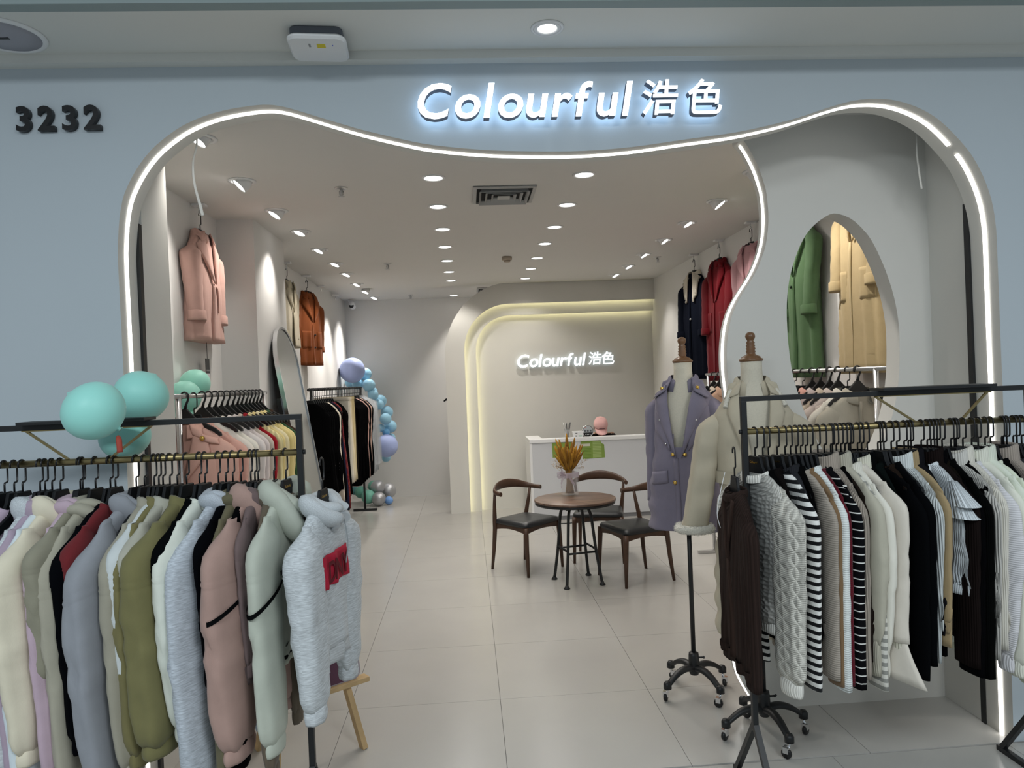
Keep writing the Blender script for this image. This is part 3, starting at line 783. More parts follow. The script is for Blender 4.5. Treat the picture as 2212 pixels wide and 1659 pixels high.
    def hood(s, m, drop=0.10, fat=0.040):
        """a fallen hood: soft rolls lying round the neck and drooping on the showing side"""
        q = s.p; z = q['zn']; ph = s.rng.uniform(0, 6)
        for k, (rad, dz, f, dr) in enumerate(((0.092, -0.004, fat, drop), (0.068, 0.014, fat*0.70, drop*0.55))):
            P = []; rr = []
            for i in range(25):
                a = lerp(R(-250), R(70), i/24)
                front = max(0.0, math.sin(a))**1.5
                P.append((rad*math.cos(a)*(1-0.25*front), (0.040+0.01*k)*math.sin(a)+0.018*front, z+dz-dr*front+0.006*math.sin(3*a+ph)))
                rr.append(f*(0.70+0.40*abs(math.cos(a*0.5+0.4))+0.10*math.sin(5*a+ph)))
            MB().tube(P, rr, 12, flat=0.62).build('hood' if k == 0 else 'hood_lining', m, s.root)
        MB().rings([[(sx*(0.075-0.055*t)+0.012*math.cos(2*PI*i/12), 0.045+0.02*math.sin(PI*t)+0.014*math.sin(2*PI*i/12), z-0.03-drop*1.0*t) for i in range(12)] for sx in (1,) for t in [k/6 for k in range(7)]], True).build('hood_edge', m, s.root)
    def patch(s, quad, m, name, off=0.004, thick=0.005, nu=8, nv=8, bulge=0.0, label=None):
        """a cloth piece lying on the showing face; quad = four (u,z) corners in order"""
        a, b, c, d = quad; top = []; bot = []
        for j in range(nv+1):
            for i in range(nu+1):
                x, y = i/nu, j/nv
                u = (a[0]*(1-x)+b[0]*x)*(1-y)+(d[0]*(1-x)+c[0]*x)*y
                z = (a[1]*(1-x)+b[1]*x)*(1-y)+(d[1]*(1-x)+c[1]*x)*y
                vv = s.v(u, z)+off+bulge*math.sin(PI*x)*math.sin(PI*y)
                e = 0 if (i in (0, nu) or j in (0, nv)) else 1
                top.append((u, vv+thick*(0.55+0.45*e), z)); bot.append((u, vv-0.004, z))
        mb = MB(); mb.v = top+bot; o = len(top); w_ = nu+1
        for j in range(nv):
            for i in range(nu):
                q = [j*w_+i, j*w_+i+1, (j+1)*w_+i+1, (j+1)*w_+i]
                uv = [(top[k][0], -top[k][2]) for k in q]
                mb._face(q, True, 0, uv); mb._face([o+k for k in q[::-1]], True)
        edge = [i for i in range(w_)] + [j*w_+nu for j in range(1, nv+1)] + [nv*w_+i for i in range(nu-1, -1, -1)] + [j*w_ for j in range(nv-1, 0, -1)]
        for k in range(len(edge)):
            i, j = edge[k], edge[(k+1) % len(edge)]; mb._face([j, i, o+i, o+j], False)
        ob = mb.build(name, m, s.root, fix=True)
        if label: ob['label'] = label
        return ob
    def button(s, u, z, m, r=0.011, off=0.012):
        M = Matrix.Translation((u, s.v(u, z)+off, z)) @ Matrix.Rotation(-PI/2, 4, 'X')
        return MB().lathe([(0, 0.006), (r*0.6, 0.005), (r, 0.001), (r*0.9, -0.008), (0, -0.008)], 12, M).build('button', m, s.root)

# hangers -------------------------------------------------------------
def _hanger(kind):
    if kind == 'flat':
        pts = [(-0.036,-0.096),(0.036,-0.096),(0.050,-0.134),(0.084,-0.168),(0.145,-0.200),(0.186,-0.227),(0.192,-0.244),(0.182,-0.250),(0.136,-0.230),(0.082,-0.206),(0.045,-0.190),(0.0,-0.166),
               (-0.045,-0.190),(-0.082,-0.206),(-0.136,-0.230),(-0.182,-0.250),(-0.192,-0.244),(-0.186,-0.227),(-0.145,-0.200),(-0.084,-0.168),(-0.050,-0.134)]
        b = MB().prism([(x*0.90 if abs(x) > 0.06 else x, z) for x, z in pts], -0.006, 0.006, 'y')
        h = MB()
        arc = [(0.0, 0.018*math.cos(a)*1.0, 0.018*math.sin(a)-0.0) for a in [R(-20+20*k) for k in range(11)]]
        arc = [(y, 0.0, z) for _, y, z in [(0, 0.018*math.cos(a), 0.018*math.sin(a)) for a in [R(-25+20.5*k) for k in range(11)]]]
        h.tube(arc + [(-0.018, 0, -0.03), (-0.017, 0, -0.056), (-0.012, 0, -0.062), (-0.003, 0, -0.062), (0, 0, -0.068), (0, 0, -0.098)], 0.0033, 8)
    else:
        top = [(0.0,-0.062),(0.012,-0.064),(0.032,-0.085),(0.060,-0.112),(0.110,-0.138),(0.165,-0.165),(0.195,-0.190),(0.198,-0.206)]
        bot = [(0.185,-0.206),(0.150,-0.182),(0.100,-0.160),(0.050,-0.146),(0.0,-0.132)]
        r = top+bot; pts = r + [(-x, z) for x, z in r[::-1] if x > 0]
        b = MB().prism(pts, -0.007, 0.007, 'y')
        h = MB(); arc = [(0.022*math.cos(a), 0, 0.022*math.sin(a)) for a in [R(-40+20*k) for k in range(12)]]
        h.tube(arc + [(-0.018, 0, -0.020), (-0.008, 0, -0.040), (0, 0, -0.066)], [0.004]+[0.0065]*11+[0.007, 0.008, 0.011], 8, flat=0.7)
    bm_ = b.mesh('hanger', M_HANG if kind == 'flat' else M_PLAST)
    bm = bmesh.new(); bm.from_mesh(bm_); bmesh.ops.recalc_face_normals(bm, faces=bm.faces)
    bmesh.ops.bevel(bm, geom=[e for e in bm.edges if e.calc_face_angle(0) > 1.2], offset=0.0025, segments=1, affect='EDGES'); bm.to_mesh(bm_); bm.free()
    return bm_, h.mesh('hook', M_PLAST)
HANG = {k: _hanger(k) for k in ('flat', 'plastic')}
HLET = text_mesh('Colourful', 0.013, 0.0006, 0.19); HLET.transform(Matrix.Rotation(PI/2, 4, 'X')); HLET.transform(Matrix.Rotation(PI, 4, 'Z')); HLET.materials.append(M_GOLDB); HLET.name = 'gold_lettering'
def hanger(loc, rotz, label, group, kind='flat', lettering=False, tilt=0.0):
    o = add('hanger', HANG[kind][0]); o.location = loc; o.rotation_euler = (0, tilt, rotz)
    tag(o, short(label), 'hanger', group); add('hook', HANG[kind][1], o)
    if lettering:
        g = add('gold_lettering', HLET, o); g.location = (0.028, 0.0066, -0.125)
    return o

# garment recipes -----------------------------------------------------
def hoodie(label, loc, rotz, group, seed, col, kind='heather', neck='hood', L=0.66, trim=None, fat=0.036, drop=0.075, rt=0.085, thick=0.42, zn=-0.15, hem=-0.74, near=1, hw=0.215, name='hoodie', swing=0.0, nfold=0.010, th=0.020, bend=0.0, tuck=0.0, rb=None):
    g = Garment(name, label, 'hoodie' if neck == 'hood' else 'sweatshirt', loc, rotz, group, seed, dict(hw=hw, zn=zn, zs=zn-0.085, hem=hem, wh=hw+0.03, fold=nfold, th=th))
    m = fabric(col, kind); g.body(m); g.band(m, hem+0.01, hem-0.055, 'hem_band', 0.93)
    for sd in (1, -1):
        g.sleeve(sd, m, L*g.rng.uniform(0.97, 1.03), rt, rb or rt*0.80, 'elastic' if g.rng.random() < 0.6 else 'rib', thick, out=0.06, seam=0.24, swing=swing if sd == near else 0.0, bend=bend if sd == near else 0.0, tuck=tuck if sd == near else 0.0)
    if neck == 'hood': g.hood(m, drop, fat)
    else: g.neck(m, neck)
    return g
def knit(label, loc, rotz, group, seed, col, kind='rib', neck='crew', L=0.60, cuff='rib', hem=-0.72, rt=0.055, rb=0.045, hw=0.19, th=0.012, thick=0.30, period=0.008, col2=None, duty=0.5, zn=-0.145, near=1, name='sweater', cat='sweater', fold=0.008, sleeves=True, Lshort=None, puffy=False, cuffL=0.06, n=28, out=0.04, wr=0.7, wh=None):
    g = Garment(name, label, cat, loc, rotz, group, seed, dict(hw=hw, zn=zn, zs=zn-0.085, hem=hem, wh=wh or hw+0.02, th=th, fold=fold, n=n))
    m = fabric(col, kind, col2, period, duty); g.body(m)
    mr = fabric(col if kind != 'stripe' else (col2 or col), 'rib', None, 0.008)
    if kind == 'stripe': mr = fabric('#101114', 'rib', None, 0.008)
    g.band(mr, hem+0.008, hem-0.035, 'hem_band', 0.97, 0.002)
    if sleeves:
        for sd in (1, -1):
            g.sleeve(sd, m, L*g.rng.uniform(0.97, 1.03), rt, rb, cuff, thick, out=out, cuffm=mr if cuff in ('rib', 'elastic', 'puff') else None, wr=wr, cuffL=cuffL)
    g.neck(mr if kind == 'stripe' else fabric(col, 'rib', None, 0.008), neck)
    return g
def coat(label, loc, rotz, group, seed, col, kind='plain', hem=-1.05, L=0.58, hw=0.205, wh=0.26, th=0.045, lapel=True, cuff='turn', pockets=False, buttons=None, bmat=None, collar_col=None, name='coat', rt=0.075, rb=0.062, thick=0.62, belt=False, zn=-0.13, fold=0.010, swing=0.0, lap=(0.155, 0.30), strap=False, n=40, flare=0.02, jacket=False, vopen=None, rows=17, out=0.055, spread=0.0, waist=0.0, drop=0.085, collar=1.0):
    g = Garment(name, label, 'jacket' if jacket else 'coat', loc, rotz, group, seed, dict(hw=hw, zn=zn, zs=zn-drop, hem=hem, wh=wh, th=th, fold=fold, n=n, flare=flare, tn=0.04, wn=0.07*collar, vopen=vopen, waist=waist))
    m = fabric(col, kind); g.body(m, rows=rows)
    mc = fabric(collar_col, 'plain') if collar_col else m
    for sd in (1, -1): g.sleeve(sd, m, L, rt, rb, cuff, thick, out=out, swing=swing, seam=0.0, spread=spread, wr=0.55)
    z0 = zn
    rows = []
    for f, dz, dv in ((1.0, 0.030, 0), (1.22, 0.020, 0.004), (1.45, -0.035, 0.010), (1.30, -0.040, 0.004), (0.95, 0.0, 0)):
        rows.append([(f*0.072*math.cos(R(-35-290*i/20+360)), (f*0.045+dv)*math.sin(R(-35-290*i/20+360)) - 0.0, z0+dz-0.028*max(0, math.sin(R(-35-290*i/20+360)))) for i in range(21)])
    # collar wraps the back of the neck; opening on the showing side
    rows = [[(x, -y, z) for x, y, z in r] for r in rows]
    rows = [[(0.0+f*0.075*collar*math.cos(a), dv+f*0.046*math.sin(a), z0+dz-0.035*max(0.0, math.sin(a))) for a in [R(115+310*i/20) for i in range(21)]] for f, dz, dv in ((1.0, 0.030, 0), (1.22, 0.022, 0.0), (1.48, -0.030, 0.004), (1.36, -0.040, 0.0), (0.98, -0.01, 0))]
    MB().rings(rows, False, False, False, True).build('collar', mc, g.root)
    if lapel:
        lw, ll = lap
        for sd in (1, -1):
            g.patch([(sd*0.072, z0-0.02), (sd*lw*0.92, z0-0.085), (sd*lw, z0-0.135), (sd*0.012, z0-ll)], mc, 'lapel', 0.010, 0.008, bulge=0.006)
            g.patch([(sd*0.050, z0+0.015), (sd*0.105, z0-0.005), (sd*0.128, z0-0.072), (sd*0.070, z0-0.05)], mc, 'collar_leaf', 0.016, 0.007, bulge=0.003)
    g.patch([(0.004, z0-(lap[1] if lapel else 0.05)), (0.030, z0-(lap[1] if lapel else 0.05)), (0.032, hem+0.006), (0.004, hem+0.006)], m, 'front_edge', 0.002, 0.006, 2, 14)
    if pockets:
        pz = pockets if isinstance(pockets, float) else -0.52
        for sd in (1, -1): g.patch([(sd*0.06, pz), (sd*0.185, pz), (sd*0.188, pz-0.19), (sd*0.062, pz-0.19)], m, 'patch_pocket', 0.0015, 0.0035)
    for (u, z) in (buttons or []): g.button(u, z, bmat or M_INK)
    if belt:
        bz = belt if isinstance(belt, float) else -0.5; W, T = g.WT(bz); rows = []
        for dz in (0.028, -0.028):
            rows.append([((W+0.012)*math.cos(2*PI*i/32), (T+0.022)*math.sin(2*PI*i/32)+g.F(W*math.cos(2*PI*i/32), bz), bz+dz) for i in range(32)])
        MB().rings(rows, True, False, False, True).build('belt', m, g.root)
    return g
def strip(mb_pts, r, m, name, parent, flat=0.4):
    return MB().tube(catmull(mb_pts, 5), r, 8, flat=flat).build(name, m, parent)

# ------------------------------------------------------------------ garment racks
def front_rack(name, label, x0, x1, Y, ztop, zrail, zv, plate, braces, posts):
    t = thing(name, label, 'clothes rack', ((x0+x1)/2, Y, 0)); cx = (x0+x1)/2; w_ = 0.022
    for x in posts:
        MB().box(x-cx-w_/2, x-cx+w_/2, -w_/2, w_/2, zv-0.02, ztop).build('post', M_BLACK, t, bevel=0.002)
        for sd in (1, -1): MB().bar((x-cx, sd*0.004, zv), (x-cx, sd*0.21, 0.02), w_*0.95, w_, (1, 0, 0)).build('leg', M_BLACK, t)
        MB().box(x-cx-0.012, x-cx+0.012, -0.235, 0.235, 0.0, 0.022).build('foot_bar', M_BLACK, t, bevel=0.002)
        MB().lathe([(0, 0), (0.009, 0.0), (0.009, 0.008), (0, 0.008)], 10, Matrix.Translation((x-cx+(0.011 if x == x1 else -0.019), 0, zrail)) @ Matrix.Rotation(PI/2, 4, 'Y')).build('bolt', M_BLACK, t)
    MB().box(x0-cx-0.011, x1-cx+0.011, -w_/2, w_/2, ztop-0.002, ztop+0.018).build('top_bar', M_BLACK, t, bevel=0.002)
    MB().tube([(x0-cx+0.01, 0, zrail), (x1-cx-0.01, 0, zrail)], 0.0125, 16).build('hanging_rail', M_GOLD, t)
    if plate: MB().box(plate[0]-cx, plate[1]-cx, -0.05, 0.05, ztop+0.018, ztop+0.03).build('shelf_plate', M_BLACK, t, bevel=0.002)
    for a, b in braces:
        MB().bar((a-cx, 0, ztop-0.004), (b-cx, 0, zrail+0.010), 0.008, 0.008, (0, 1, 0)).build('brace', M_GOLD, t)
    if plate: MB().box(plate[0]-cx-0.004, plate[1]-cx+0.004, -0.012, 0.012, ztop-0.006, ztop-0.002).build('brass_strip', M_GOLD, t)
    return t
LY, LZ, LTOP = 2.66, 1.470, 1.592
lx = lambda px, Y=LY, y=985: at_Y(px, y, Y).x
LXP = -0.625
front_rack('clothes_rack', 'black clothes rack with brass rail left of the entrance, full of hoodies', LXP-1.19, LXP, LY, LTOP, LZ, 0.31, (lx(52, y=918), lx(325, y=912)), [(lx(57, y=932), lx(148)), (lx(326, y=917), lx(240))], (LXP-1.19, LXP))
RY, RZ, RTOP = 2.75, 1.464, 1.585
rx = lambda px, Y=RY, y=930: at_Y(px, y, Y).x
RXP = 1.082
front_rack('clothes_rack', 'black clothes rack with brass rail right of the entrance, full of knitwear', RXP, 2.265, RY, RTOP, RZ, 0.30, (rx(1893, y=840), rx(2135, y=838)), [(rx(1890, y=858), rx(1977)), (rx(2132, y=846), rx(2078))], (RXP, 2.265))
def wall_rack(label, x, y0, y1, z, m, mats_post):
    t = thing('clothes_rack', label, 'clothes rack', (x, (y0+y1)/2, 0)); h = (y1-y0)/2
    MB().tube([(0, -h-0.12, z), (0, h+0.05, z)], 0.0125, 14).build('hanging_rail', m, t)
    for yy in (-h, h):
        MB().tube([(0, yy, 0.03), (0, yy, z)], 0.015, 12).build('post', m, t)
        MB().box(-0.16, 0.16, yy-0.015, yy+0.015, 0, 0.03).build('foot_bar', m, t, bevel=0.003)
    return t

# ------------------------------------------------------------------ left front rack: hoodies
GH = 'hoodies on the left front rack'
HH = 'black hangers on the left front rack'
def ring_on_sleeve(g, o_sleeve, side, t, m, name, L, hw, zs, rx_, ry_, tilt=0.0, out=0.06, w=0.012, yoff=0.0):
    cx = side*(hw-0.045+out-0.02*t); cz = zs+0.035-L*t; rows = []
    for dz in (w, 0, -w):
        rows.append([(cx+rx_*math.cos(2*PI*i/28), yoff+ry_*math.sin(2*PI*i/28), cz+dz+tilt*math.cos(2*PI*i/28)*side+0.006*math.sin(4*PI*i/28)) for i in range(28)])
    return MB().rings(rows, True, False, False, True).build(name, m, g.root)
LEFT = [ # hook px, yaw, colour, kind, neck, label, extras
 (-14, 2, '#b3a2b2', 'plain', 'hood', 'mauve hoodie mostly cut off by the left edge of the photo', {}),
 (7, 3, '#cbbfaa', 'plain', 'crew', 'beige sweatshirt at the left edge of the photo on the left front rack', {'L': .60}),
 (28, 3, '#b9a7b8', 'plain', 'crew', 'dull mauve sweatshirt behind the pale grey marl hoodie at the left edge', {'L': .62}),
 (84, 3, '#c4cace', 'heather', 'hood', 'pale grey marl hoodie between two mauve ones on the left front rack', {'L': .80, 'fat': .042}),
 (95, 4, '#ab9bab', 'plain', 'hood', 'dusky mauve hoodie just left of the cream one on the left front rack', {'L': 0.82, 'rt': .09}),
 (110, 4, '#d3dde2', 'plain', 'crew', 'icy white sweatshirt half hidden behind the cream hoodie', {'L': .88}),
 (128, 6, '#ded6c0', 'plain', 'hood', 'cream fleece hoodie with a drooping cuff on the left front rack', {'rt': .105, 'L': .73, 'rb': .085, 'fat': .042}),
 (171, 5, '#bfa9b6', 'plain', 'hood', 'pink-mauve hoodie right of the cream one on the left front rack', {'fat': .03, 'L': .80, 'rt': .075}),
 (176, 4, '#8f8c7b', 'plain', 'shirt', 'dark sage shirt jacket peeping out behind the pink-mauve hoodie', {'L': .5}),
 (204, 7, '#a8a494', 'plain', 'hood', 'taupe hoodie with silver piping at the neck', {'pipe': 1, 'L': .84, 'rt': .08}),
 (236, 8, '#06070b', 'plain', 'crew', 'black sweatshirt between the taupe and the grey hoodie', {'L': .72, 'rt': .085}),
 (247, 8, '#6d262a', 'plain', 'crew', 'dark red top showing as a thin strip beside the grey hoodie', {'L': .5, 'rt': .07}),
 (292, 12, '#91949a', 'plain', 'hood', 'mid grey hoodie with a bent sleeve on the left front rack', {'rt': .11, 'L': .84, 'bend': .03, 'tuck': .02, 'rb': .095}),
 (331, 9, '#9d998a', 'plain', 'shirt', 'stone coloured sweatshirt left of the slim olive one', {'L': .80}),
 (341, 8, '#c9cfcf', 'plain', 'crew', 'white sweatshirt peeping out between stone and olive ones', {'th': .008, 'L': .6}),
 (350, 9, '#77714c', 'plain', 'shirt', 'slim olive hoodie left of the big olive one', {'th': .008, 'L': .76}),
 (365, 9, '#adac9f', 'plain', 'shirt', 'pale stone sweatshirt caught between the two olive ones', {'th': .008, 'L': .60}),
 (401, 12, '#76724d', 'plain', 'shirt', 'big olive green sweatshirt with a gathered cuff', {'rt': .125, 'L': .74, 'rb': .12}),
 (429, 8, '#050709', 'plain', 'crew', 'black sweatshirt just right of the big olive one', {'L': .58}),
 (441, 9, '#d6dacf', 'plain', 'crew', 'ivory sweatshirt left of the grey marl one with a bent sleeve', {'L': .66, 'bend': .02}),
 (486, 15, '#bac1c9', 'heather', 'hood', 'grey marl hoodie with a long bent sleeve beside the ivory one', {'L': .86, 'rt': .098, 'rb': .085, 'bend': .03}),
 (501, 6, '#050609', 'plain', 'crew', 'black sweatshirt right of the grey marl hoodie with the bent sleeve', {'L': .55}),
 (519, 6, '#67624c', 'plain', 'hood', 'khaki hoodie hanging low behind the dusty pink one', {'L': .90, 'fat': .03}),
 (540, 5, '#060607', 'plain', 'crew', 'black top peeping out below the dusty pink hoodie', {'L': .80}),
 (549, 11, '#ab8e84', 'plain', 'hood', 'dusty pink hoodie with a black sprayed seam across the sleeve', {'rt': .125, 'L': .78, 'rb': .115, 'fat': .050, 'drop': .11, 'spray': 1}),
 (556, 0, '#6f5f5e', 'plain', 'hood', 'dusky plum hoodie behind the dusty pink one', {'L': .50, 'rt': .05}),
 (590, 0, '#63594c', 'plain', 'hood', 'brown-khaki hoodie with a gathered cuff behind the mint one', {'L': .84, 'rt': .060, 'rb': .062}),
 (616, 9, '#b9beb1', 'plain', 'hood', 'pale mint hoodie with a large cowl and black sprayed seams', {'rt': .10, 'L': .76, 'rb': .085, 'fat': .06, 'drop': .17, 'spray': 2}),
]
blacks = fabric('#0b0c0d', 'plain')
for k, (px, yaw, col, kind, nk, lab, ex) in enumerate(LEFT):
    x = lx(px); loc = (x, LY, LZ-0.002); rz = R(-90-yaw)
    e = dict(ex); spray = e.pop('spray', 0); pipe = e.pop('pipe', 0)
    e.setdefault('th', 0.017)
    if k > 20 and 'thick' not in e: e['thick'] = 0.36
    g = hoodie(lab, loc, rz, GH, 100+k, col, kind, nk, zn=-0.150, nfold=0.005, near=1, hw=0.21, hem=-0.68-0.02*(k % 3), swing=0.012, name='hoodie' if nk == 'hood' else 'sweatshirt', **e)
    if spray:
        Ls, rr = e['L'], e['rt']
        ring_on_sleeve(g, None, 1, 0.30, blacks, 'sprayed_seam', Ls, 0.205, -0.25, rr*1.12, rr*e.get('thick', .36)*1.20, -0.055, w=0.008, yoff=0.004)
        g.patch([(-0.2, -0.40), (0.16, -0.40), (0.16, -0.415), (-0.2, -0.415)], blacks, 'sprayed_line', 0.003, 0.002, 10, 2)
        if spray == 2: g.band(blacks, -0.70, -0.715, 'sprayed_hem', 1.0, 0.004)
    if pipe: strip([(0.09, 0.030, -0.155), (0.05, 0.055, -0.185), (0.0, 0.060, -0.205), (-0.04, 0.055, -0.19)], 0.003, M_CHROME, 'silver_piping', g.root)
    hanger(loc, rz, 'black hanger inside the '+lab.split(' on the left front rack')[0], HH, 'flat', lettering=(px in (501, 616)))
# the two hangers by the right post of the rack, and the one hooked on the bolt
GEND = dict(loc=(LXP+0.082, LY-0.03, LZ-0.040), rz=R(-90-9))
hanger(GEND['loc'], GEND['rz'], 'black hanger hooked over the end bolt of the left front rack', HH, 'flat', lettering=True, tilt=0.0)
for px, lab in ((46, 'bare black hanger between the mauve and the pale grey marl hoodies'), (310, 'bare black hanger between the mid grey hoodie and the stone sweatshirt'), (381, 'bare black hanger left of the big olive sweatshirt'), (470, 'bare black hanger left of the grey marl hoodie')):
    hanger((lx(px), LY, LZ-0.002), R(-96), lab, HH, 'flat')
g = hoodie('grey marl hoodie with a red chest print at the rack end by the entrance', GEND['loc'], GEND['rz'], GH, 171, '#c6cbce', 'heather', 'hood', L=0.62, rt=0.086, rb=0.068, zn=-0.150, hw=0.205, hem=-0.66, thick=0.62, th=0.036, swing=0.02, fat=0.045, drop=0.06, nfold=0.016)
MRED = mat('red_flock_print', '#b01c36', 0.9); MREDD = mat('red_print_letters', '#5e0716', 0.9)
for a, b in ((-0.10, 0.150),):
    g.patch([(b, -0.315), (a, -0.315), (a, -0.425), (b, -0.425)], MRED, 'red_print', 0.0065, 0.002, 16, 10)
for ch, u in zip('DNY', (0.098, 0.035, -0.045)):
    me = text_mesh(ch, 0.105, 0.001, 0.0, 0.002); me.transform(Matrix.Rotation(PI/2, 4, 'X')); me.transform(Matrix.Rotation(PI, 4, 'Z')); me.materials.append(MREDD)
    o = add('print_letter', me, g.root); o.location = (u+0.03, max(g.v(u, -0.37), g.v(u+0.03, -0.37), g.v(u-0.02, -0.37))+0.0105, -0.408); o.rotation_euler = (0, 0, 0)
strip([(0.03, 0.085, -0.19), (0.025, 0.095, -0.28), (0.022, 0.085, -0.36)], 0.0022, fabric('#8d9294'), 'drawstring', g.root, 1.0)

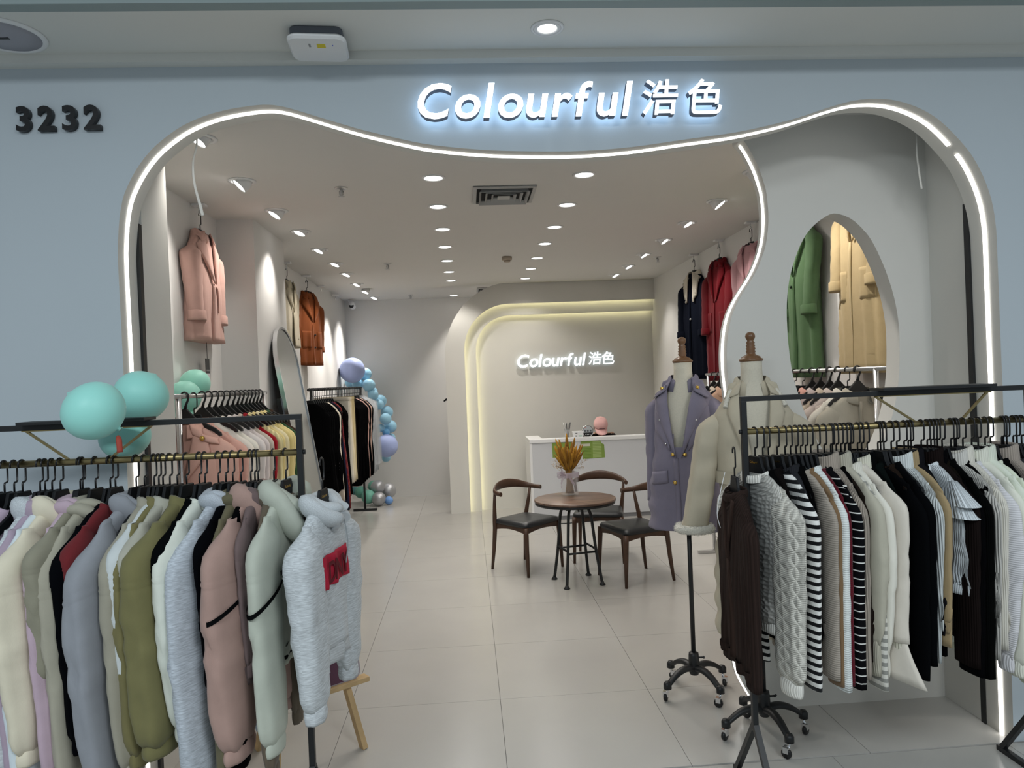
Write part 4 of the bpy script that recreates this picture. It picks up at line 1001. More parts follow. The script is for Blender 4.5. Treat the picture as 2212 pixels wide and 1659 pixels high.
# ------------------------------------------------------------------ right front rack: knitwear
GK, HK = 'knitwear on the right front rack', 'black hangers on the right front rack'
def K(px, yaw, lab, col, **e): return (px, yaw, lab, col, e)
W = dict
RIGHT = [
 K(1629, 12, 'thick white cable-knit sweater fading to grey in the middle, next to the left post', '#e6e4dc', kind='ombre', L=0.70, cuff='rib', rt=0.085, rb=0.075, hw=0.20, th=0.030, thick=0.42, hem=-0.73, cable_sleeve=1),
 K(1646, 8, 'black ribbed cardigan just right of the white cable-knit', '#060607', kind='plain', L=0.62, hem=-0.76),
 K(1658, 8, 'black-brown sweater second right of the white cable-knit', '#120f0f', kind='rib', L=0.62, hem=-0.78),
 K(1677, 8, 'white and black bold-striped sweater with a black hem', '#e2e2de', kind='stripe', col2='#101114', period=0.030, duty=0.48, L=0.74, cuff='straight', rt=0.062, rb=0.058, hem=-0.80, thick=0.36),
 K(1694, 7, 'dark shirt peeping out behind the bold-striped sweater', '#25262a', kind='plain', L=0.6, neck='shirt'),
 K(1706, 7, 'black knit hidden behind the bold-striped sweater', '#070708', L=0.6),
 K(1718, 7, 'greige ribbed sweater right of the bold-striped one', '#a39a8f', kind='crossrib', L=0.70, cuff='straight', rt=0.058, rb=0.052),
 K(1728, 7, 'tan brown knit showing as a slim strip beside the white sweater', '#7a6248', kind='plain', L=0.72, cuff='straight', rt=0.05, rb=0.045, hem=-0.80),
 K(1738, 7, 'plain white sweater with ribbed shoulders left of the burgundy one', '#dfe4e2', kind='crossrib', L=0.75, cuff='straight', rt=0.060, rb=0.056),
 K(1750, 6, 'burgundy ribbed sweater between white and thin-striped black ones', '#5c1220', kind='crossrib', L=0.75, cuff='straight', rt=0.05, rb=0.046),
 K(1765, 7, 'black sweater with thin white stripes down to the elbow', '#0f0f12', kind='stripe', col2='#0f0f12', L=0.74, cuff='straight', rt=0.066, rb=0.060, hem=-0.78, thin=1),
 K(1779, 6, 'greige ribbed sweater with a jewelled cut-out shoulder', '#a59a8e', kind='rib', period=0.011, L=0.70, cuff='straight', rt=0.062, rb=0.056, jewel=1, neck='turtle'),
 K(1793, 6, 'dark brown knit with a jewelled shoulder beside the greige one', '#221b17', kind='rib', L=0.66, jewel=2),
 K(1797, 6, 'black knit behind the jewelled brown one', '#060607', L=0.6),
 K(1805, 6, 'sage beige balloon-sleeve sweater with a deep ribbed cuff', '#b3af9f', kind='plain', L=0.60, cuff='puff', rt=0.070, rb=0.065, cuffL=0.13, neck='turtle'),
 K(1815, 6, 'grey striped knit peeping out under the sage sleeve', '#8e8e88', kind='stripe', col2='#d0cec5', period=0.03, L=0.74, cuff='straight', rt=0.05, rb=0.05),
 K(1824, 6, 'ivory blouse-neck sweater with gathered puff sleeve', '#dedbcf', kind='plain', L=0.64, cuff='puff', rt=0.066, rb=0.06, neck='shirt', cuffL=0.09),
 K(1836, 13, 'cream sweater with a wide flared cuff', '#d3ccc0', kind='plain', L=0.58, cuff='flare', rt=0.082, rb=0.074),
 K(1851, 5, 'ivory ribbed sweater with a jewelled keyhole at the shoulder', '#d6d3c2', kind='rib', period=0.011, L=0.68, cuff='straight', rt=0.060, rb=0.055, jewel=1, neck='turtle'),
 K(1860, 5, 'black knit right of the jewelled ivory one', '#060708', L=0.6, neck='turtle'),
 K(1872, 5, 'inky black knit with dark green cast, left half of the black row', '#0c1211', L=0.62),
 K(1895, 5, 'black wool sweater with two small white marks at the cuff', '#060709', kind='plain', L=0.70, rt=0.072, rb=0.066, cuff='straight', hem=-0.76),
 K(1901, 5, 'dark brown sweater hanging low under the black ones', '#231b16', L=0.74, hem=-0.79),
 K(1908, 5, 'deep black cardigan left of the slim white ribbed one', '#050608', kind='plain', L=0.68, rt=0.075, rb=0.07, cuff='straight', hem=-0.76),
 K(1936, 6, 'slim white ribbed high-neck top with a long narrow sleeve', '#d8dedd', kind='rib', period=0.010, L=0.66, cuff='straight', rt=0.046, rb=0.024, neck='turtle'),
 K(1952, 6, 'tan high-neck top right of the slim white ribbed one', '#a08c6a', kind='plain', L=0.62, cuff='straight', rt=0.045, rb=0.038, neck='turtle'),
 K(1961, 5, 'charcoal knit right of the tan high-neck', '#17171b', L=0.6, neck='turtle'),
 K(1967, 5, 'black knit behind the white ruffled cap sleeve', '#050506', L=0.68, hem=-0.75),
 K(1989, 6, 'white pleated top with a short ruffled cap sleeve', '#dfe6ea', kind='rib', period=0.012, sleeves=False, ruffle=1, hem=-0.6),
 K(2002, 5, 'dark chocolate high-neck knit among the black ones', '#1a1413', kind='rib', L=0.72, neck='turtle', rt=0.066, rb=0.06),
 K(2010, 5, 'black high-neck knit right of the chocolate one', '#050507', L=0.72, neck='turtle', rt=0.066, rb=0.06),
 K(2018, 5, 'brown-black knit with the lowest hem in the black row', '#15120d', L=0.7, hem=-0.79),
 K(2024, 5, 'black ribbed knit left of the off-white slim one', '#050606', L=0.72, rt=0.075, rb=0.07, hem=-0.77),
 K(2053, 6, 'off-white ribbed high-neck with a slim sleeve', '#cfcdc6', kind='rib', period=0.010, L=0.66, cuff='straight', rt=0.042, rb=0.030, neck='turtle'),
 K(2061, 5, 'black knit between two off-white ones at the right', '#060606', L=0.6),
 K(2065, 5, 'cream ribbed top just left of the lilac-white puff sleeve', '#dcd8cc', kind='rib', L=0.66, neck='turtle', rt=0.05, rb=0.04),
 K(2079, 5, 'lilac-white fluffy sweater with a puffed shoulder', '#dad9dc', kind='crossrib', L=0.66, cuff='puff', rt=0.066, rb=0.05),
 K(2098, 5, 'ivory sweater with gathered shoulder, left of the mint-ivory pair', '#dfe0d2', kind='plain', L=0.70, cuff='rib', rt=0.060, rb=0.05, neck='turtle'),
 K(2112, 5, 'mint-ivory sweater with a high soft collar', '#dde3d4', kind='plain', L=0.70, cuff='rib', rt=0.066, rb=0.056, neck='turtle'),
 K(2127, 5, 'ivory-green wide-sleeved sweater near the right edge', '#d9dfcb', kind='plain', L=0.72, cuff='elastic', rt=0.075, rb=0.06),
 K(2139, 5, 'black sweater left of the taupe one at the right edge', '#060607', L=0.6),
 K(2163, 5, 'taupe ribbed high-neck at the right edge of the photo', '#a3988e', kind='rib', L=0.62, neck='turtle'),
 K(2174, 5, 'charcoal knit at the right edge behind the taupe one', '#2a2b2e', L=0.66),
 K(2196, 5, 'ivory knit cut off by the right edge of the photo', '#d9d8c9', L=0.66, rt=0.066),
]
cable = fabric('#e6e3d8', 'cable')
for k, (px, yaw, lab, col, e) in enumerate(RIGHT):
    e = dict(e); x = rx(px, y=930); loc = (x, RY, RZ-0.002); rz = R(90+yaw)
    jewel = e.pop('jewel', 0); ruffle = e.pop('ruffle', 0); csl = e.pop('cable_sleeve', 0); thin = e.pop('thin', 0)
    hid = 'rt' not in e and not ruffle and not jewel
    e.setdefault('kind', 'rib'); e.setdefault('hem', -0.72-0.012*(k % 3)); e.setdefault('cuff', 'straight'); e.setdefault('thick', 0.32); e.setdefault('rt', .038); e.setdefault('rb', .034); e.setdefault('hw', 0.182 if hid else 0.198)
    if hid: rz = R(90); e.setdefault('out', 0.02)
    e.setdefault('L', .64); e.setdefault('th', 0.010)
    zn = -0.152+0.006*((k*7) % 3-1)
    if thin:
        m_ = fabric(col, 'stripe', '#dcdcd8', 0.030, 0.14); e['kind'] = 'plain'
    g = knit(lab, loc, rz, GK, 300+k, col, zn=zn, **e)
    if thin:
        for c in g.root.children:
            if c.name.startswith(('sleeve', 'body')): c.data.materials[0] = m_
    if csl:
        for c in g.root.children:
            if c.name.startswith('sleeve') and min(v.co.x for v in c.data.vertices) < -0.1 : c.data.materials[0] = cable
    if jewel:
        mj = mat('rhinestone', (0.85, 0.87, 0.9), 0.08, metal=1.0)
        for q in range(11):
            a = 2*PI*q/11; u, z = -0.145+0.030*math.cos(a), zn-0.135+0.055*math.sin(a)
            g.button(u, z, mj, 0.0048, 0.016)
        g.patch([(-0.165, zn-0.10), (-0.125, zn-0.10), (-0.13, zn-0.17), (-0.16, zn-0.17)], fabric('#2a2522') if jewel == 2 else fabric('#8d8172'), 'shoulder_cutout', 0.012, 0.002, 4, 4)
    if ruffle:
        for lay, (ln, rr0) in enumerate(((0.13, 0.115), (0.085, 0.095))):
            R2 = []
            for t in [j/6 for j in range(7)]:
                R2.append([(-0.15-0.065*t-0.01*lay+ (0.02+rr0*t*0.55)*math.cos(2*PI*i/36)*0.6, (0.012+0.030*t)*math.sin(2*PI*i/36)*(1+0.12*math.sin(i*2.1)), zn-0.055-ln*t-0.03*t*math.sin(2*PI*i/36)*0) for i in range(36)])
            U = [[(i*0.01, t*0.1) for i in range(37)] for t in range(7)]
            MB().rings(R2, True, True, False, True, 0, U).build('ruffled_cap_sleeve', fabric('#dfe6ea', 'rib', None, 0.012), g.root)
    hanger(loc, rz, 'black hanger inside the '+lab, HK, 'flat', lettering=(px in (1629, 1677)))
# spare hangers standing between them, their garments out of sight
for px, lab in ((1832, 'bare black hanger wedged beside the cream flared-cuff sweater'), (1924, 'bare black hanger right of the deep black cardigan'), (2034, 'bare black hanger left of the off-white slim high-neck'), (2188, 'bare black hanger near the right edge of the photo'), (2167, 'bare black hanger left of the right-edge charcoal knit'), (2206, 'black hanger cut off by the right edge of the photo')):
    hanger((rx(px), RY, RZ-0.002), R(95), lab, HK, 'flat')
# dark brown cardigan hooked on the end bolt, showing its front
eloc = (RXP-0.052, RY-0.02, RZ-0.075); erz = R(90-6)
hanger(eloc, erz, 'black hanger hooked over the end bolt of the right front rack', HK, 'flat')
g = knit('dark brown ribbed V-neck cardigan at the left end of the right front rack', eloc, erz, GK, 390, '#2d211d', kind='rib', period=0.018, L=0.66, cuff='straight', rt=0.062, rb=0.055, hem=-0.80, hw=0.19, th=0.030, thick=0.45, name='cardigan', cat='cardigan', zn=-0.150, fold=0.014)
md = fabric('#3c2d27', 'rib', None, 0.018)
g.patch([(0.055, -0.175), (0.080, -0.185), (0.022, -0.42), (0.002, -0.42)], md, 'button_band', 0.004, 0.005, 3, 12)
g.patch([(-0.055, -0.175), (-0.080, -0.185), (-0.022, -0.42), (-0.002, -0.42)], md, 'button_band', 0.004, 0.005, 3, 12)
g.patch([(-0.012, -0.42), (0.014, -0.42), (0.014, -0.81), (-0.012, -0.81)], md, 'button_band', 0.004, 0.005, 3, 12)
strip([(0.07, 0.02, -0.09), (0.03, 0.05, -0.16), (0.015, 0.07, -0.24), (0.01, 0.06, -0.30)], 0.0015, M_WHITE, 'tag_loop', g.root, 1.0)

# ------------------------------------------------------------------ coats on the rack along the left wall
LRX = -1.45
wall_rack('silver clothes rack along the left wall in front of the column, full of coats', LRX, 3.66, 5.16, 1.688, M_SILVER, None)
GC, HC = 'coats on the left wall rack', 'black hangers on the left wall rack'
COATS = [(3.74, '#dfae9d', 'pink wool coat with a gold shoulder button, first on the left wall rack', 1), (3.86, '#dcab9b', 'pink wool coat second on the left wall rack, behind the gold-button one', 0),
 (3.98, '#e5ddd0', 'cream white coat third on the left wall rack', 0), (4.08, '#e6dfd2', 'ivory coat with turned collar fourth on the left wall rack', 0), (4.18, '#dcd3cf', 'pale rose-white coat fifth on the left wall rack', 0),
 (4.28, '#d6cac6', 'pale lilac-white coat sixth on the left wall rack', 0), (4.38, '#c2b6a9', 'greige coat left of the red one on the left wall rack', 0), (4.48, '#93131f', 'bright red coat in the middle of the left wall rack', 0),
 (4.57, '#e3d6a0', 'pale yellow pleated piece right of the red coat', 0), (4.65, '#d6c388', 'straw yellow coat with a shoulder strap', 0), (4.74, '#d9cda6', 'cream-yellow coat behind the straw yellow one', 0), (4.82, '#d3c184', 'straw yellow coat third of the yellow group', 0),
 (4.90, '#d8c78c', 'straw yellow coat last of the yellow group', 0), (4.98, '#2c4a2c', 'dark green coat near the far end of the left wall rack', 0), (5.06, '#3a2a20', 'dark brown coat at the far end of the left wall rack', 0)]
for k, (y, col, lab, gold) in enumerate(COATS):
    loc = (LRX, y, 1.686); rz = R(180-12+ (k*5) % 7)
    g = coat(lab, loc, rz, GC, 500+k, col, hem=-0.98-0.03*(k % 3), th=0.034, wh=0.235, lapel=k in (0, 1, 3, 9), thick=0.42, n=24, L=0.60, zn=-0.145, kind='rib' if k == 8 else 'plain', bmat=M_GOLDB)
    if gold or k == 9:
        g.patch([(-0.115, -0.19), (-0.19, -0.215), (-0.20, -0.245), (-0.115, -0.225)], fabric(col), 'shoulder_strap', 0.02, 0.006, 6, 3)
        if gold: g.button(-0.130, -0.212, M_GOLDB, 0.013, 0.040)
    hanger(loc, rz, 'black plastic hanger inside the '+lab.split(' on the left')[0], HC, 'plastic' if k != 1 else 'flat')

# ------------------------------------------------------------------ black and beige clothes on the far left rack
FRX = -1.47
wall_rack('black clothes rack by the left wall past the mirror, full of black clothes', FRX, 6.78, 9.86, 1.69, M_BLACK, None)
GF, HF = 'clothes on the far left rack', 'thin black hangers on the far left rack'
FAR = []
ys = [6.72+0.0865*i for i in range(37)]
pal = (['#060607']*6 + ['#e3d8c6', '#070709', '#1a1d35', '#6b1f2a', '#060607', '#060607'] + ['#d8d2c4', '#e0d8c8', '#ddd0b0', '#cdbb90', '#c9b98e', '#1c1815'] + ['#060607']*9 + ['#cfa79d', '#060607', '#070708', '#d3b3a5', '#060607'] + ['#b9bcc0', '#c4c8cc', '#aeb4b8', '#bfc4c9', '#b4b9bd'])
names = {'#060607': 'black', '#070709': 'black', '#060607': 'black', '#070708': 'black'}
for k, y in enumerate(ys):
    col = pal[k]; pants = 12 <= k <= 17
    loc = (FRX, y, 1.688); rz = R(180-14)
    where = order[k] if k < 10 else None
    hemz = -1.10
    if k < 6: lab = f'black tailored jacket, {order[k]} from the near end of the far left rack'
    elif pants: lab = ['pale grey trousers', 'ivory trousers', 'cream trousers', 'sand trousers', 'camel trousers', 'dark brown trousers'][k-12]+' hanging in the beige group on the far left rack'
    elif k == 6: lab = 'cream blouse showing between the black jackets on the far left rack'
    elif k == 8: lab = 'dark blue patterned dress hanging low on the far left rack'
    elif k == 9: lab = 'dark red patterned dress hanging low on the far left rack'
    elif k in (27, 30): lab = ('pink lace dress' if k == 27 else 'rose dress')+' among the black ones at the far end of the far left rack'
    elif k >= 32: lab = 'grey garment in a clear cover at the far end of the far left rack'
    else: lab = 'black garment in the dense row beyond the beige trousers' if k > 17 else 'black dress just left of the beige trousers on the far left rack'
    if pants:
        g = Garment('trousers', lab, 'trousers', loc, rz, GF, 600+k, dict(hw=0.20, zn=-0.09, zs=-0.10, hem=-1.02, wh=0.205, wn=0.20, tn=0.016, th=0.016, n=16, fold=0.014))
        g.body(fabric(col), rows=9); g.band(fabric(col), -0.09, -0.13, 'waistband', 1.0, 0.003, 20)
    else:
        g = Garment('jacket' if k < 6 else 'dress', lab, 'jacket' if k < 6 else 'dress', loc, rz, GF, 600+k, dict(hw=0.165 if k < 12 else 0.19, zn=-0.13, zs=-0.20, hem={True: -0.98, False: -1.12}[k < 6] - (0.12 if k in (8, 9) else 0), wh=0.22, th=0.016, n=18, fold=0.014))
        m_ = fabric(col, 'print', '#8a3a2a' if k == 9 else '#1b1b28') if k in (8, 9) else fabric(col, 'plain')
        g.body(m_, rows=9)
        if k not in (8, 9):
            for sd in (1, -1): g.sleeve(sd, m_, 0.60, 0.05 if k < 12 else 0.06, 0.045, 'straight', 0.4, n=10, out=0.035)
        if k in (2, 4):
            for q in range(3): g.button(-0.20, -0.72-0.03*q, M_CHROME, 0.008, 0.03)
        if k >= 32:
            mc = mat('clear_cover', (0.75, 0.78, 0.8), 0.12); mc.node_tree.nodes['Principled BSDF'].inputs['Alpha'].default_value = 0.22
            R2 = [[(w_*math.cos(2*PI*i/20), t_*math.sin(2*PI*i/20), z) for i in range(20)] for w_, t_, z in ((0.05, 0.02, -0.10), (0.24, 0.028, -0.19), (0.27, 0.034, -0.6), (0.28, 0.036, -1.02))]
            MB().rings(R2, True, False, False, True).build('clear_cover', mc, g.root)
    hanger(loc, rz, ('thin black hanger holding the '+lab.split(' on the far')[0].split(' from the near')[0])[:110], HF, 'flat')

# ------------------------------------------------------------------ display coats on ceiling hooks
def hung_coat(key, label, col, yaw, side, seed, **e):
    x, y, z = HOOKS[key]
    rz = R(-90-yaw) if side > 0 else R(90+yaw)
    loc = (x, y, z)
    g = coat(label, loc, rz, None, seed, col, **e)
    hanger(loc, rz, 'black hanger inside the '+label.split(' hanging')[0].split(' by ')[0], 'black hangers under the ceiling', 'flat')
    return g
g = hung_coat('pink', 'pink short wool coat with wide lapels hanging high on the left wall', '#cfa79b', 1, 1, 700, hem=-0.86, drop=0.125, L=0.50, th=0.055, wh=0.24, lap=(0.17, 0.34), rt=0.082, rb=0.062, swing=0.03, thick=0.75)
strip([(0.0, 0.07, -0.48), (-0.03, 0.085, -0.50), (-0.045, 0.085, -0.58), (-0.05, 0.08, -0.66)], 0.008, fabric('#cfa79b'), 'belt_end', g.root)
strip([(-0.03, 0.0, -0.84), (-0.03, 0.0, -0.93), (-0.03, 0.0, -0.97)], 0.0018, M_INK, 'tag_string', g.root, 1.0)
tg = MB().box(-0.062, 0.002, -0.002, 0.002, -1.07, -0.97).build('hang_tag', M_INK, g.root)
MB().box(-0.060, -0.002, 0.0022, 0.003, -1.055, -1.045).build('tag_lettering', mat('tag_grey', (0.35, 0.35, 0.35), 0.6), tg)
MB().box(-0.060, 0.0, -0.001, 0.001, -1.105, -1.072).build('price_slip', M_WHITE, g.root)
g = hung_coat('orange', 'rust orange coat with buttoned cuff tabs hanging high on the left wall', '#8a4a24', 24, 1, 701, drop=0.12, hem=-0.94, L=0.56, th=0.05, wh=0.235, lap=(0.16, 0.33), buttons=[(-0.02, -0.60), (-0.02, -0.74)], bmat=M_LEATHER, pockets=-0.56)
hung_coat('cream', 'long cream coat hanging high, half hidden behind the white column', '#bfb59f', 3, 1, 702, hem=-0.78, L=0.50, th=0.035)
hung_coat('rpink', 'pale pink coat hanging high on the right wall, cut by the wave strip', '#c99ca0', 12, -1, 703, hem=-1.15, L=0.62)
hung_coat('red', 'long dark red coat with patch pockets hanging high on the right wall', '#6a0c17', 12, -1, 704, swing=0.05, drop=0.12, hem=-1.28, L=0.60, pockets=-0.62, lap=(0.15, 0.40))
g = hung_coat('navy', 'long navy coat with a white scalloped knit collar hanging high on the right wall', '#131722', 16, -1, 705, swing=0.05, drop=0.12, hem=-1.26, L=0.58, lapel=False, collar_col='#e4dccb', buttons=[(0.0, -0.62)], bmat=M_WHITE)
mc = fabric('#e4dccb', 'rib', None, 0.012)
for sd in (1, -1):
    g.patch([(sd*0.035, -0.115), (sd*0.140, -0.180), (sd*0.118, -0.37), (sd*0.050, -0.44)], mc, 'knit_collar', 0.012, 0.007, bulge=0.004)
    for q in range(7):
        t = q/6; g.button(sd*lerp(0.142, 0.070, t), lerp(-0.19, -0.43, t), mc, 0.016, 0.016)
# coats seen through the oval
for key, X, Y in (('green', 2.45, 5.02), ('camel', 2.45, 4.24)):
    t = thing('ceiling_hook', f'white ceiling hook holding the {key} coat behind the oval window', 'hook', (X, Y, CZ), 0, 'ceiling hooks')
    MB().box(-0.045, 0.045, -0.03, 0.03, -0.016, 0).build('plate', M_WHITE, t, bevel=0.003)
    MB().tube([(0, 0, -0.016), (0, 0, -0.045)] + [(0.0, 0.016*math.sin(a), -0.06-0.016*math.cos(a)) for a in [R(-150+15*k) for k in range(21)]], 0.004, 8).build('hook', M_CHROME, t)
    HOOKS[key] = (X, Y, CZ-0.076)
hung_coat('green', 'long green coat with turned cuffs hanging behind the oval window', '#62805a', 2, -1, 706, swing=0.06, drop=0.11, hem=-1.26, L=0.60, wh=0.215, hw=0.195, lap=(0.15, 0.40), buttons=[(0.03, -0.60)], bmat=mat('green_button', (0.02, 0.05, 0.02), 0.4))
hung_coat('camel', 'long camel coat with patch pockets hanging behind the oval window', '#b9a47c', 4, -1, 707, swing=0.06, drop=0.11, hem=-1.24, L=0.50, wh=0.225, hw=0.195, lapel=True, pockets=-0.60, lap=(0.12, 0.30), rt=0.065, rb=0.05)
RWX = 2.27
wall_rack('silver clothes rack along the right wall behind the oval window, full of coats', RWX, 3.83, 6.60, 1.690, M_SILVER, None)
GR, HR = 'coats on the right wall rack', 'black hangers on the right wall rack'
RC = [(4.02, '#b2aa9a', 'taupe-grey coat nearest the oval window on the right wall rack', 'plastic', 0), (4.13, '#d6cfc2', 'cream coat with a black-buttoned shoulder strap', 'flat', 1), (4.24, '#c3b4ab', 'mauve-beige coat with a black-buttoned shoulder strap', 'plastic', 1),
 (4.34, '#c0b2a0', 'beige coat third behind the taupe-grey one', 'plastic', 0), (4.46, '#bfb0ab', 'pale mauve coat in the middle of the oval view', 'plastic', 0), (4.57, '#d9a597', 'salmon pink coat on the right wall rack', 'plastic', 0),
 (4.70, '#16161a', 'black coat left of the salmon one on the right wall rack', 'flat', 0), (4.82, '#17171a', 'black jacket on the right wall rack at the oval left edge', 'flat', 0), (4.95, '#d58e95', 'rose coat cut by the left edge of the oval window', 'plastic', 0),
 (5.2, '#d8c6b0', 'cream coat on the right wall rack hidden by the wave panel', 'plastic', 0), (6.15, '#c9a48c', 'camel pink coat at the far end of the right wall rack', 'plastic', 0), (6.3, '#d8cab8', 'ivory coat at the far end of the right wall rack', 'plastic', 0), (6.45, '#1a1a1c', 'black coat at the far end of the right wall rack', 'plastic', 0)]
for k, (y, col, lab, hk, but) in enumerate(RC):
    loc = (RWX, y, 1.688); rz = R(180+8+(k*3) % 6)
    g = coat(lab, loc, rz, GR, 800+k, col, hem=-1.0, th=0.036, wh=0.23, lapel=False, thick=0.45, n=24, hw=0.20, L=0.6, zn=-0.135)
    if but:
        g.patch([(0.09, -0.18), (0.19, -0.215), (0.20, -0.27), (0.09, -0.26)], fabric(col), 'shoulder_strap', 0.03, 0.008, 6, 4); g.button(0.125, -0.215, M_INK, 0.017, 0.05)
    hanger(loc, rz, 'black hanger inside the '+lab, HR, hk)

# ------------------------------------------------------------------ dress forms with coats
M_FINIAL = mat('turned_wood', (0.16, 0.075, 0.03), 0.35, noise=0.4, nscale=25, coat=0.3)
def dress_form(label, cx, cy, ztop, shoulder_z, angles, rot):
    t = thing('dress_form', label, 'mannequin', (cx, cy, 0), rot)
    sz = shoulder_z
    rows = []
    for a, b, z in ((0.048,0.050,sz+0.165),(0.047,0.050,sz+0.12),(0.052,0.054,sz+0.07),(0.070,0.062,sz+0.03),(0.105,0.074,sz-0.01),(0.135,0.084,sz-0.05),(0.142,0.095,sz-0.10),(0.138,0.106,sz-0.18),(0.120,0.092,sz-0.32),(0.108,0.082,sz-0.42),(0.135,0.092,sz-0.55),(0.14,0.092,sz-0.62)):
        rows.append([(a*math.cos(2*PI*i/32), b*math.sin(2*PI*i/32), z) for i in range(32)])
    MB().rings(rows, True).build('torso', M_LINEN, t, fix=True)
    z = sz+0.165
    MB().lathe([(0.050,z-0.003),(0.054,z+0.003),(0.053,z+0.009),(0.044,z+0.013),(0.043,z+0.019),(0.034,z+0.024),(0.022,z+0.030),(0.0185,z+0.036),(0.0225,z+0.043),(0.0185,z+0.050),(0.0225,z+0.057),(0.0180,z+0.064),(0.0215,z+0.071),(0.0165,z+0.078),(0.0205,z+0.084),(0.0145,z+0.092),(0.0150,z+0.096),(0.0205,z+0.104),(0.0225,z+0.114),(0.0195,z+0.126),(0.012,z+0.132),(0,z+0.134)], 24).build('finial', M_FINIAL, t)
    MB().tube([(0, 0, 0.17), (0, 0, sz-0.6)], 0.012, 12).build('pole', M_BLACK, t)
    b = MB().lathe([(0, 0.10), (0.022, 0.10), (0.030, 0.12), (0.027, 0.20), (0.025, 0.215), (0.012, 0.218)], 20).build('hub', M_BLACK, t)
    MB().tube([(0.02, 0, 0.19), (0.052, 0, 0.192)], 0.005, 8).tube([(0.052, -0.012, 0.20), (0.052, 0.012, 0.184)], 0.005, 6).build('wing_screw', M_BLACK, b)
    for a in angles:
        a = R(a)-rot; ca, sa = math.cos(a), math.sin(a)
        P = catmull([(0.015, 0.135), (0.07, 0.142), (0.13, 0.125), (0.185, 0.088)], 4); rows = []
        for k, (r, z) in enumerate(P):
            w_ = lerp(0.024, 0.016, k/len(P)); h_ = lerp(0.018, 0.013, k/len(P))
            rows.append([(r*ca - (w_*math.cos(q))*sa, r*sa + (w_*math.cos(q))*ca, z+h_*math.sin(q)) for q in [2*PI*i/10 for i in range(10)]])
        leg = MB().rings(rows, True).build('leg', M_BLACK, t, fix=True)
        kx, ky = 0.192*ca, 0.192*sa
        MB().lathe([(0, 0.108), (0.014, 0.106), (0.021, 0.094), (0.021, 0.070), (0, 0.070)], 14, Matrix.Translation((kx, ky, 0))).build('cap', M_BLACK, leg)
        wh = Matrix.Translation((kx+0.016*sa, ky-0.016*ca, 0.023)) @ Matrix.Rotation(a+0.6, 4, 'Z') @ Matrix.Rotation(PI/2, 4, 'X')
        MB().lathe([(0, -0.009), (0.019, -0.009), (0.023, -0.005), (0.023, 0.005), (0.019, 0.009), (0, 0.009)], 18, wh).build('wheel', M_PLAST, leg)
        MB().tube([(kx, ky, 0.072), (kx, ky, 0.055), (kx+0.016*sa, ky-0.016*ca, 0.046)], 0.006, 8).box(-0.012, 0.012, -0.014, 0.014, 0.026, 0.052, 0, Matrix.Translation((kx+0.016*sa, ky-0.016*ca, 0)) @ Matrix.Rotation(a+0.6, 4, 'Z')).build('bracket', M_CHROME, leg)
    return t
M1 = (1.145, 3.725); M2 = (1.315, 3.225)
dress_form('linen dress form with a turned wood top, wearing the lilac coat', M1[0], M1[1], 1.885, 1.60, (207, 294, 114, 22), R(-18))
dress_form('linen dress form with a turned wood top, wearing the cream belted coat', M2[0], M2[1], 1.86, 1.585, (186, 279, 98, 4), R(-8))
lil = '#7f7988'
g = coat('lilac grey double-breasted coat with gold buttons on the left dress form', (M1[0], M1[1], 1.765), R(180-30), None, 900, lil, hem=-0.88, L=0.585, hw=0.150, wh=0.205, th=0.118, rt=0.066, rb=0.056, thick=0.95, cuff='straight', lap=(0.135, 0.40), fold=0.004, n=72, zn=-0.095, drop=0.095, flare=0.01, vopen=(0.118, 0.385), rows=72, out=0.040, spread=0.035, waist=0.012, collar=0.85,
         buttons=[(0.030, -0.475), (-0.030, -0.475), (0.026, -0.62)], bmat=M_GOLDB)
mL = fabric(lil)
for sd in (1, -1):
    g.patch([(sd*0.075, -0.115), (sd*0.145, -0.165), (sd*0.142, -0.190), (sd*0.075, -0.150)], mL, 'shoulder_strap', 0.034, 0.006, 6, 3); g.button(sd*0.092, -0.135, M_GOLDB, 0.010, 0.046)
    g.patch([(sd*0.065, -0.56), (sd*0.160, -0.575), (sd*0.160, -0.64), (sd*0.065, -0.625)], mL, 'pocket_flap', 0.004, 0.009, 6, 4)
    g.patch([(sd*0.060, -0.20), (sd*0.150, -0.235), (sd*0.135, -0.35), (sd*0.045, -0.46)], mL, 'storm_flap', 0.004, 0.007, 8, 8)
for u, z in ((0.100, -0.30), (-0.09, -0.30), (0.065, -0.42)): g.button(u, z, M_CHROME, 0.006, 0.018)
crm = '#bdb39e'
g = coat('long cream wool coat with fur trim and tie belt on the right dress form', (M2[0], M2[1], 1.735), R(180-14), None, 901, crm, hem=-1.24, L=0.56, hw=0.178, wh=0.200, th=0.108, rt=0.064, rb=0.060, thick=0.95, cuff='straight', lap=(0.125, 0.47), belt=-0.515, fold=0.010, n=72, zn=-0.085, drop=0.150, flare=0.012, vopen=(0.118, 0.455), rows=72, out=0.045, spread=0.125, waist=0.030, collar=0.85)
M_FUR = mat('cream_fur', (0.74, 0.70, 0.60), 1.0, bump=1.0, bscale=260, noise=0.25, nscale=120, sheen=0.5)
